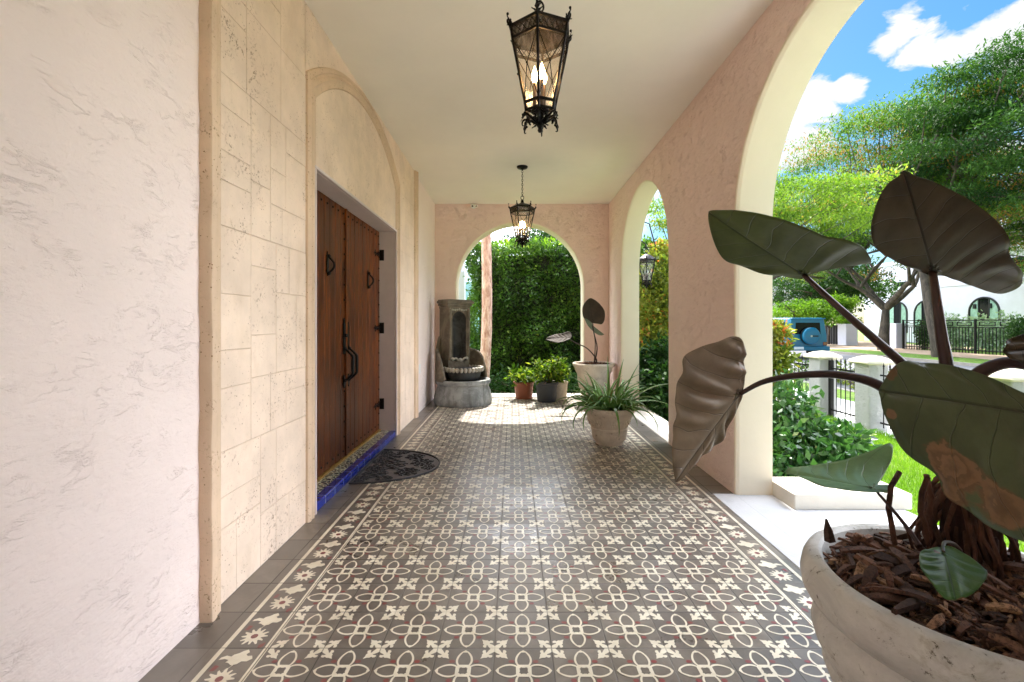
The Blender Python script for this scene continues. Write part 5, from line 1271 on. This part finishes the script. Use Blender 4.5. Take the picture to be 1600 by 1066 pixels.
def catmull(pts, n):
    out = []; k = len(pts)
    for i in range(k):
        p0, p1, p2, p3 = pts[i-1], pts[i], pts[(i+1) % k], pts[(i+2) % k]
        for j in range(n):
            t = j/n; out.append(tuple(.5*((2*p1[a])+(-p0[a]+p2[a])*t+(2*p0[a]-5*p1[a]+4*p2[a]-p3[a])*t*t+(-p0[a]+3*p1[a]-3*p2[a]+p3[a])*t**3) for a in range(2)))
    return out
def ear_leaf(outline, attach, tip, Y0, ax, ay, mat, parent, cup=.03, crease=0, ripple=.006, name='leaf', wave=.006, thick=.0012, label=None):
    """a broad blade through the outline, on a plane tilted away from the viewer (ax, ay: metres of depth per metre across/up)"""
    def to3(u, v):
        du, dv = (u-attach[0])/711, -(v-attach[1])/711
        # Y = Y0 + ax*X' + ay*Z'  with X' = du*Y, Z' = dv*Y
        Y = Y0/(1-ax*du-ay*dv); return P(u, v, Y)
    A = to3(*attach); T = to3(*tip); O = [to3(*p) for p in catmull(outline, 7)]
    nrm = Vector((ax, -1, ay)).normalized(); ms = (T-A); ln = ms.length; ms.normalize(); sd = nrm.cross(ms)
    NR = 16; vs = []; uvs = []
    for i in range(NR+1):
        f = i/NR
        for k, o in enumerate(O):
            p = A.lerp(o, f); r = p-A; s = r.dot(ms)/ln; t = r.dot(sd)/ln
            g = (s-.85*abs(t)+.7*t*t+(.06 if t > 0 else 0)+.06)*5.0; h = ripple*.55*math.sin(PI*min(1, f*.93))**.8*(math.cos(2*PI*g)*(.7+.5*math.sin(k*.21)))*min(1, abs(t)*6)+cup*(t*t*2.2-.25*s*s)-.006*math.exp(-(t/.03)**2)*f
            h -= crease*(abs(t)-.5*t*t)*.5; h += wave*f**5*math.sin(k*.29+math.sin(k*.13)*3)*(.6+.4*math.sin(k*.07))
            vs.append(p+nrm*h); uvs.append((s, t))
    m_ = len(O); fs = [(i*m_+k, i*m_+(k+1) % m_, (i+1)*m_+(k+1) % m_, (i+1)*m_+k) for i in range(1, NR) for k in range(m_)]
    fs += [(0, m_+(k+1) % m_, m_+k)[::-1] for k in range(m_)]
    me = bpy.data.meshes.new(name); me.from_pydata([tuple(v) for v in vs], [], fs); me.materials.append(mat)
    ul = me.uv_layers.new(name='UVMap'); idx = np.zeros(len(me.loops), dtype=np.int32); me.loops.foreach_get('vertex_index', idx)
    ul.data.foreach_set('uv', np.array(uvs, dtype=np.float32)[idx].ravel()); me.polygons.foreach_set('use_smooth', [True]*len(me.polygons)); me.update()
    ob = bpy.data.objects.new(name, me); COL.objects.link(ob); so = ob.modifiers.new('thickness', 'SOLIDIFY'); so.thickness = thick; so.offset = 0
    if label: ob['label'] = label
    rel(ob, parent); return ob, A
M['stem'] = mat_plain('dark_purple_stem', (58, 36, 32), .35, var=.25, vscale=12)
def stem(pts, r0, r1, parent, mat=None, n=28):
    # smooth tapering stalk through the points
    P_ = [Vector(p) for p in pts]; out = []
    for k in range(n+1):
        t = k/n*(len(P_)-1); i = min(int(t), len(P_)-2); f = t-i; p0 = P_[max(i-1, 0)]; p1 = P_[i]; p2 = P_[i+1]; p3 = P_[min(i+2, len(P_)-1)]
        out.append(.5*((2*p1)+(-p0+p2)*f+(2*p0-5*p1+4*p2-p3)*f*f+(-p0+3*p1-3*p2+p3)*f**3))
    mb = MB(); mb.tube(out, [r0+(r1-r0)*k/n for k in range(n+1)], 12); o = mb.build('stem', mat or M['stem'], None, smooth='all'); rel(o, parent); return o

# ---- the big planter at lower right
def mat_pot(name, c1, c2, dirt=(86, 78, 66)):
    m, nt, N, L, b = newmat(name); tc = N.new('ShaderNodeTexCoord'); vec = tc.outputs['Object']
    a = noise(N, L, vec, 4.5, 8, .7, .5); f = noise(N, L, vec, 120, 4, .7); s = noise(N, L, vec, 11, 6, .75, .8)
    c = mixc(N, L, mrange(N, L, a, .3, .7), lin(c1), lin(c2)); c = mixc(N, L, mrange(N, L, s, .52, .72, 0, .6), c, lin((150, 140, 122)))
    c = mixc(N, L, math_(N, L, 'MULTIPLY', mrange(N, L, noise(N, L, vec, 46, 5, .75), .57, .66), mrange(N, L, s, .45, .6)), c, lin(dirt))
    L.new(c, b.inputs['Base Color']); b.inputs['Roughness'].default_value = .75
    bp = N.new('ShaderNodeBump'); bp.inputs['Strength'].default_value = .6; bp.inputs['Distance'].default_value = .004
    L.new(math_(N, L, 'ADD', a, math_(N, L, 'MULTIPLY', f, .25)), bp.inputs['Height']); L.new(bp.outputs[0], b.inputs['Normal']); return m
M['cast'] = mat_pot('aged_cast_stone', (180, 178, 174), (214, 211, 206))
M['cast2'] = mat_pot('cream_cast_stone', (198, 184, 166), (222, 210, 194), (130, 112, 92))
def mat_bark_chip():
    m, nt, N, L, b = newmat('bark_chip'); at = N.new('ShaderNodeAttribute'); at.attribute_name = 'rnd'; tc = N.new('ShaderNodeTexCoord')
    rp = N.new('ShaderNodeValToRGB'); L.new(at.outputs['Fac'], rp.inputs[0]); e = rp.color_ramp.elements
    e[0].color = (*lin((70, 48, 38)), 1); e[1].color = (*lin((200, 158, 118)), 1); q = e.new(.55); q.color = (*lin((116, 80, 62)), 1); q = e.new(.85); q.color = (*lin((148, 108, 82)), 1)
    g = noise(N, L, tc.outputs['Object'], 110, 6, .8, .5)
    L.new(mixc(N, L, mrange(N, L, g, .45, .65), rp.outputs[0], lin((44, 28, 22))), b.inputs['Base Color']); b.inputs['Roughness'].default_value = .85
    bp = N.new('ShaderNodeBump'); bp.inputs['Distance'].default_value = .003; L.new(g, bp.inputs['Height']); L.new(bp.outputs[0], b.inputs['Normal']); return m
M['chip'] = mat_bark_chip()
def bark_mulch(cx, cy, z, R, n, parent, seed, s=1.0):
    rg = random.Random(seed); V = []; F = []; rn = []
    for k in range(n):
        r = R*math.sqrt(rg.random()); a = rg.uniform(0, 2*PI); hh = z+.012*s*math.cos(r/R*2)+rg.uniform(-.012, .022)*s
        L_ = rg.uniform(.025, .085)*s; w = L_*rg.uniform(.10, .36); th = rg.uniform(.003, .008)*s; yaw = rg.uniform(0, PI); pit = rg.gauss(0, .3); rol = rg.gauss(0, .35)
        R_ = Matrix.Rotation(yaw, 3, 'Z') @ Matrix.Rotation(pit, 3, 'Y') @ Matrix.Rotation(rol, 3, 'X'); c = Vector((cx+r*math.cos(a), cy+r*math.sin(a), hh)); b0 = len(V); seg = 4
        for i in range(seg+1):
            t = i/seg*2-1; ww = w*(1-.5*abs(t)**2)*rg.uniform(.7, 1.1); bend = .004*s*math.cos(t*2)
            for (yy, zz) in ((-ww, 0), (-ww*.8, th), (ww*.8, th*rg.uniform(.6, 1.3)), (ww, 0)): V.append(tuple(c+R_ @ Vector((t*L_*.5, yy*.5, zz+bend))))
        for i in range(seg):
            for j in range(4): F.append((b0+4*i+j, b0+4*i+(j+1) % 4, b0+4*i+4+(j+1) % 4, b0+4*i+4+j))
        F += [(b0, b0+1, b0+2, b0+3), (b0+4*seg, b0+4*seg+3, b0+4*seg+2, b0+4*seg+1)]; q = rg.random()**1.3; rn += [q]*(4*(seg+1))
    me = bpy.data.meshes.new('bark_mulch'); me.from_pydata(V, [], F); me.materials.append(M['chip']); set_at(me, rn)
    o = bpy.data.objects.new('bark_mulch', me); COL.objects.link(o); o['kind'] = 'stuff'; rel(o, parent); return o
PX, PY = 1.118, 1.112
pl = thing('potted_elephant_ear', 'big round cast stone planter of bark mulch with huge dark elephant ear leaves', 'potted plant', (PX, PY, 0))
prof = [(0, .0), (.235, .0), (.240, .03), (.228, .05), (.245, .09), (.272, .16), (.292, .215), (.300, .235), (.293, .25), (.300, .272), (.318, .30), (.326, .33), (.322, .358), (.312, .378), (.306, .388), (.314, .398), (.334, .412), (.348, .435), (.352, .462), (.347, .492), (.338, .510), (.326, .517), (.308, .518), (.300, .512), (.296, .49), (.290, .40), (0, .40)]
mb = MB(); mb.lathe(prof, 96); mb.build('pot', M['cast'], pl, smooth=True)
mb = MB(); mb.lathe([(0, .478), (.18, .474), (.294, .455)], 40, (PX, PY, 0)); o = mb.build('soil', M['soil'], None, fix=False); rel(o, pl)
bark_mulch(PX, PY, .478, .282, 1500, pl, 4, .85)
bark_mulch(PX, PY, .490, .27, 170, pl, 8, 1.6)
bark_mulch(PX, PY, .500, .27, 700, pl, 9, .4)
mb = MB(); mb.tube([P(1297, 845, 1.24), P(1294, 828, 1.24), P(1291, 811, 1.24)], [.014, .011, .003], 5); o = mb.build('bark_splinter', M['chip'], None); rel(o, pl)
# stem base: a stout trunk with hanging aerial roots
mb = MB(); TX, TY = 1.235, 1.235
mb.tube([(TX, TY, .44), (TX-.004, TY, .52), (TX-.012, TY-.004, .60), (TX-.016, TY-.01, .68), (TX-.01, TY-.02, .76)], [.060, .056, .050, .044, .03], 16)
tr_ = mb.build('trunk', mat_bark('root_fibre', (44, 24, 20), (92, 50, 40), 30), None, smooth='all'); rel(tr_, pl)
rgp = random.Random(12)
mb = MB()
for k in range(46):
    a = rgp.uniform(0, 2*PI); z = rgp.uniform(.60, .76); r = .05; p0 = Vector((TX+r*.7*math.cos(a), TY+r*.7*math.sin(a), z)); pts = [p0]
    out_ = rgp.uniform(.02, .075)
    for j in range(1, 6): f = j/5; pts.append(Vector((TX+(r+out_*math.sin(f*PI*.8))*math.cos(a+f*.3)+rgp.uniform(-.008, .008), TY+(r+out_*math.sin(f*PI*.8))*math.sin(a+f*.3)+rgp.uniform(-.008, .008), z+(.475-z)*f)))
    mb.tube(pts, [.0065, .006, .005, .0045, .004, .003], 6)
for pts in ([(1405, 738, 1.2), (1392, 760, 1.18), (1388, 795, 1.18), (1392, 815, 1.18), (1398, 850, 1.19)], [(1447, 742, 1.2), (1455, 775, 1.2), (1452, 800, 1.2), (1470, 850, 1.2)], [(1450, 745, 1.17), (1440, 770, 1.17), (1438, 800, 1.17), (1446, 820, 1.17), (1450, 850, 1.18)],
            [(1556, 840, 1.2), (1558, 862, 1.2), (1550, 880, 1.19), (1542, 890, 1.19)]):
    mb.tube([P(*q) for q in pts], [.0065]*len(pts) if pts[0][0] < 1500 else [.004]*len(pts), 7)
o = mb.build('aerial_roots', mat_bark('root_bark', (60, 36, 28), (120, 78, 58), 26), None, smooth='all'); rel(o, pl)
E_dark = mat_ear('leaf_dark_olive', (82, 92, 50), trans=.2); E_brown = mat_ear('leaf_dark_brown', (70, 62, 46), trans=.2); E_taupe = mat_ear('leaf_taupe_underside', (136, 120, 102), rough=.42, trans=.12, vein=.6)  # olive, dark brown and taupe blade colours
E_blot = mat_ear('leaf_dark_green_blotched', (74, 84, 58), True, ((.78, .35, .15), (.66, .46, .13), (.38, .66, .15), (.24, .72, .13), (.95, -.10, .045), (1.0, .12, .035)), rough=.30, vein=.7)
E_green = mat_ear('leaf_mid_green', (96, 124, 80), rough=.35, trans=.2, vein=.35); E_small = mat_ear('leaf_small_green', (78, 110, 60), True, ((.06, -.08, .045), (1.02, .1, .10)), rough=.35, trans=.15, vein=.4)
la, A1 = ear_leaf([(1110, 335), (1150, 333), (1215, 338), (1262, 352), (1290, 363), (1325, 366), (1345, 378), (1358, 402), (1338, 410), (1300, 418), (1262, 432), (1290, 434), (1255, 436), (1215, 431), (1165, 418), (1130, 402), (1112, 370)],
        (1256, 430), (1112, 342), 1.36, -.35, -1.2, E_dark, pl, cup=.05, ripple=.004, label='wide olive leaf held nearly level at upper left')
lb, A2 = ear_leaf([(1420, 271), (1398, 288), (1376, 309), (1358, 350), (1364, 384), (1396, 406), (1424, 419), (1455, 431), (1480, 432), (1504, 440), (1530, 450), (1556, 455), (1579, 441), (1584, 423), (1568, 397), (1560, 364), (1548, 341), (1512, 311), (1463, 286), (1440, 279)],
        (1457, 425), (1420, 271), 1.24, .10, -.75, E_brown, pl, cup=.05, ripple=.005, label='broad almost black leaf standing upright at the top of the plant')
lc, A3 = ear_leaf([(1165, 530), (1169, 562), (1163, 600), (1160, 617), (1152, 640), (1138, 672), (1124, 697), (1103, 708), (1090, 718), (1072, 735), (1055, 751), (1049, 742), (1050, 712), (1060, 670), (1070, 625), (1083, 590), (1096, 563), (1136, 540)],
        (1156, 616), (1053, 750), 1.36, .5, -.25, E_taupe, pl, cup=-.05, crease=.06, ripple=.020, label='brown grey crinkled leaf hanging down over the tiles')
ld, A4 = ear_leaf([(1405, 568), (1440, 564), (1490, 573), (1545, 592), (1610, 620), (1680, 640), (1760, 690), (1790, 760), (1770, 840), (1710, 880), (1650, 872), (1600, 856), (1556, 843), (1518, 818), (1478, 784), (1452, 742), (1420, 706), (1400, 668), (1386, 630), (1388, 600)],
        (1668, 655), (1390, 606), .95, .25, .55, E_blot, pl, cup=.04, ripple=.007, label='huge dark green leaf with dry brown patches along its lower edge')
le, A5 = ear_leaf([(1229, 733), (1262, 727), (1310, 729), (1350, 727), (1382, 725), (1386, 738), (1372, 750), (1366, 757), (1391, 759), (1393, 765), (1376, 770), (1340, 771), (1310, 769), (1275, 757)],
        (1366, 764), (1230, 734), 1.20, -.2, 2.2, E_green, pl, cup=.04, ripple=.003, label='green leaf lying flat just above the pot rim')
lf, A6 = ear_leaf([(1434, 868), (1450, 858), (1478, 854), (1506, 870), (1530, 890), (1537, 903), (1524, 924), (1500, 933), (1476, 928), (1452, 906), (1436, 888)], (1474, 863), (1500, 933), .93, 0, 1.4, E_small, pl, cup=.04, ripple=.003, label='small green leaf lying on the mulch')
lg, A7 = ear_leaf([(1576, 548), (1580, 530), (1600, 522), (1660, 505), (1720, 520), (1730, 560), (1690, 610), (1640, 600), (1600, 566), (1585, 560)], (1690, 545), (1578, 545), 1.15, .3, .5, E_brown, pl, cup=.03, ripple=.004, label='brown leaf cut off by the right edge of the view')
crown = Vector((TX-.01, TY-.03, .76))
stem([A1, P(1310, 480, 1.28), P(1370, 533, 1.26), P(1425, 585, 1.24), P(1470, 660, 1.23), crown], .007, .018, pl)
stem([A2, P(1465, 480, 1.21), P(1472, 530, 1.21), P(1480, 580, 1.21), P(1484, 660, 1.21), crown], .009, .020, pl)
stem([A3, P(1195, 596, 1.34), P(1255, 586, 1.31), P(1320, 587, 1.27), P(1380, 606, 1.24), P(1440, 660, 1.22), crown], .006, .018, pl)
stem([A5, P(1395, 797, 1.17), P(1420, 828, 1.15), P(1436, 852, 1.13)], .003, .006, pl)
stem([A4, P(1660, 600, 1.02), P(1620, 575, 1.10), P(1575, 567, 1.14), P(1535, 580, 1.16), P(1515, 605, 1.18), P(1500, 660, 1.2), crown], .011, .020, pl)
stem([A6, P(1476, 848, .98), P(1490, 850, 1.08), P(1500, 860, 1.12)], .003, .005, pl)
stem([A7, P(1660, 600, 1.17), P(1590, 650, 1.19), crown], .007, .015, pl)

# ---- aloe in the cream pot on the tiles
def fluted(r, z, a): return r
ap = thing('potted_aloe', 'cream fluted pot of spiky green aloe on the patterned tiles', 'potted plant', (.925, 4.36, 0))
def prof_pot(s, h, rt, rb):
    return [(0, 0), (rb*.78, 0), (rb*.80, .018*s), (rb*.86, .03*s), (rb, .055*s), (rb*1.04, .11*s), (rb*1.06, .135*s), (rb*1.10, .14*s), (rb*1.10, .155*s), (rb*1.07, .16*s), (rt*.90, h*.80), (rt*.94, h*.86), (rt*.99, h*.90), (rt, h*.96), (rt*.985, h), (rt*.93, h), (rt*.90, h*.93), (0, h*.92)]
mb = MB(); mb.lathe(prof_pot(1, .352, .245, .160), 96, fn=lambda r, z, a: r*(1-.022*(abs(math.sin(a*16))**.6-1)*-1) if .03 < z < .13 and r > .1 else r)
apo = mb.build('pot', M['cast2'], ap, smooth=True)
mb = MB()     # leaf swags in relief on the wall of the pot
for k in range(8):
    a0 = 2*PI*k/8
    for j, (da, dz, sz) in enumerate(((0, .245, .020), (.12, .225, .016), (-.12, .225, .016), (.05, .20, .014), (-.06, .195, .013))):
        z = dz; r = .178+(z-.16)*.30; mb.ball((r*math.cos(a0+da), r*math.sin(a0+da), z), sz, 8, (.45, .45, 1.3))
mb.build('relief_leaves', M['cast2'], apo, smooth=True)
mb = MB(); mb.lathe([(0, .335), (.22, .328)], 24); mb.build('soil', M['soil'], ap, fix=False)
def blade(mb, base, ang, length, w, rise, droop, rg, curl_=0):
    d = Vector((math.cos(ang), math.sin(ang), 0)); n = 10; p = Vector(base); el = rise; vs = []; a = ang
    for k in range(n+1):
        f = k/n; s = Vector((-math.sin(a), math.cos(a), 0)); dirv = Vector((math.cos(a)*math.cos(el), math.sin(a)*math.cos(el), math.sin(el))); nn = s.cross(dirv); ww = w*(1-f**1.6)*.5+.0008
        vs += [p-s*ww-nn*ww*.55, p+nn*ww*-.35*0, p+s*ww-nn*ww*.55, p+nn*ww*.55]
        p = p+dirv*length/n; el -= droop/n*(.6+.9*f); a += curl_/n
    mb.add(vs, [(4*k+j, 4*k+4+j, 4*k+4+(j+1) % 4, 4*k+(j+1) % 4) for k in range(n) for j in range(4)])
rg = random.Random(31); M['aloe'] = mat_plain('aloe_leaf', (104, 144, 74), .38, var=.3, vscale=7, spec=.5); M['aloe2'] = mat_plain('old_aloe_leaf', (130, 134, 76), .45, var=.3, vscale=7)
mb = MB(); m2 = MB()
for k in range(118):
    b0 = Vector((rg.uniform(-.17, .17), rg.uniform(-.17, .17), .34)); a = math.atan2(b0.y, b0.x)+rg.gauss(0, .8); ri = rg.uniform(.3, 1.45)
    (mb if rg.random() < .88 else m2).mi = 0; blade(mb if rg.random() < .9 else m2, b0, a, rg.uniform(.22, .46), rg.uniform(.020, .034), ri, rg.uniform(.6, 2.4), rg, rg.uniform(-.5, .5))
for (a, L_, ri, dr) in ((0, .62, .75, 1.0), (.12, .52, .35, .9), (3.3, .50, .55, 2.6), (3.0, .48, .9, 3.0), (3.9, .44, .5, 2.8), (-.5, .46, .3, 2.2), (.9, .5, 1.25, .4), (1.4, .5, 1.35, .3), (-1.6, .45, .4, 2.6), (3.5, .42, .3, 2.6), (2.6, .42, 1.1, .9), (.3, .48, 1.2, .3)):
    blade(mb, (.12*math.cos(a), .12*math.sin(a), .34), a, L_, .033, ri, dr, rg, .1)
mb.build('leaves', M['aloe'], ap, smooth=True); m2.build('dry_leaves', M['aloe2'], ap, smooth=True)

# ---- pale urn with a young elephant ear, beside the end arch
up = thing('potted_elephant_ear', 'tall pale urn behind the aloe with one upright dark elephant ear leaf', 'potted plant', (1.165, 6.55, 0))
mb = MB(); prof = [(0, 0), (.17, 0), (.175, .04), (.12, .07), (.105, .11), (.15, .15), (.20, .22), (.225, .32), (.235, .42), (.262, .47), (.268, .50), (.285, .53), (.300, .545), (.302, .57), (.290, .58), (.27, .575), (.255, .54), (0, .53)]
mb.lathe(prof, 64, fn=lambda r, z, a: r*(1+.02*abs(math.sin(a*12))) if .2 < z < .42 and r > .1 else r); mb.build('pot', M['cast2'], up, smooth=True)
bark_mulch(1.165, 6.55, .548, .24, 220, up, 14)
E_far = mat_ear('leaf_far_underside', (72, 60, 50), rough=.7, trans=.1, vein=.5); E_far2 = mat_ear('leaf_far_green', (128, 138, 116), rough=.4, trans=.2, vein=.3)
l1, B1 = ear_leaf([(921, 466), (911, 478), (910, 492), (914, 500), (922, 504), (932, 506), (940, 507), (944, 500), (944, 488), (938, 477), (930, 469)], (926, 503), (921, 466), 6.50, .1, .35, E_far, up, cup=.05, ripple=.008)
l2, B2 = ear_leaf([(914, 498), (922, 502), (928, 510), (931, 516), (938, 519), (944, 523), (936, 524), (926, 517), (918, 508)], (925, 508), (942, 523), 6.49, .1, -.3, E_far2, up, cup=.02, ripple=.005)
l3, B3 = ear_leaf([(853, 529), (866, 523), (878, 522), (890, 520), (893, 527), (884, 533), (872, 536), (860, 533)], (886, 528), (853, 529), 6.35, -.1, 1.4, E_far, up, cup=.03, ripple=.006)
bs = Vector((1.165, 6.55, .54))
stem([B1, P(928, 520, 6.5), P(933, 545, 6.53), bs], .006, .012, up); stem([B2, P(930, 535, 6.52), bs+Vector((.01, 0, .05))], .004, .008, up)
stem([B3, P(900, 536, 6.4), P(918, 545, 6.5), P(932, 562, 6.54), bs], .005, .012, up)

# ---- small nursery pots at the end arch
def small_pot(label, loc, rt, rb, h, potmat, seed, leafmat, nleaf, spread, top, lsize, cat='potted plant', name='potted_plant', group=None):
    t = thing(name, label, cat, loc, 0, group); mb = MB()
    mb.lathe([(0, 0), (rb, 0), (rb+(rt-rb)*.8, h*.86), (rt*1.0, h*.87), (rt*1.03, h*.90), (rt*1.03, h), (rt*.95, h), (rt*.93, h*.92), (0, h*.90)], 40); mb.build('pot', potmat, t, smooth=True)
    mb = MB(); mb.lathe([(0, h*.93), (rt*.93, h*.91)], 24); mb.build('soil', M['soil'], t, fix=False)
    rp = random.Random(seed); rg = np.random.default_rng(seed); mb = MB(); cen = []
    for k in range(16):
        a = rp.uniform(0, 2*PI); r = rp.uniform(.1, 1)*spread; e = Vector((r*math.cos(a), r*math.sin(a), h+top*rp.uniform(.35, 1)*(1-.35*r/spread))); cen.append(e)
        mb.tube([(.3*rb*math.cos(a), .3*rb*math.sin(a), h*.9), Vector((e.x*.45, e.y*.45, h+(e.z-h)*.6)), e], [.005, .004, .002], 5, cap=False)
        cen.append(Vector((e.x*.6, e.y*.6, h+(e.z-h)*.6)))
    mb.build('stems', M['stemwood'], t, smooth='all'); p, d, k = puff_points(cen, np.full((len(cen), 3), lsize*1.1), nleaf, rg, .3)
    leaves('foliage', p, lsize, leafmat, t, .5, .5, None, d*.7, 0, rng=rg); return t
M['lf_shrub'] = mat_leaf('shrub_leaf', (48, 78, 24), (112, 144, 40), (176, 186, 70), .4)
M['terra'] = mat_plain('terracotta_plastic', (150, 84, 58), .5, var=.2, vscale=6); M['blackpot'] = mat_plain('black_plastic_pot', (52, 54, 58), .42, var=.15)
small_pot('small terracotta coloured pot with low bright leafy plant at the end arch', (.172, 6.97, .0), .155, .125, .255, M['terra'], 3, M['lf_shrub'], 520, .22, .15, .075, group='nursery pots at the end arch')
small_pot('black nursery pot with taller leafy shrub in front of the hedge', (.500, 6.70, .0), .170, .135, .285, M['blackpot'], 5, M['lf_shrub'], 900, .33, .42, .065, group='nursery pots at the end arch')
small_pot('pale pot partly hidden behind the black nursery pot', (.705, 6.88, .0), .13, .11, .27, M['cast2'], 6, M['lf_shrub'], 320, .18, .22, .06, group='nursery pots at the end arch')
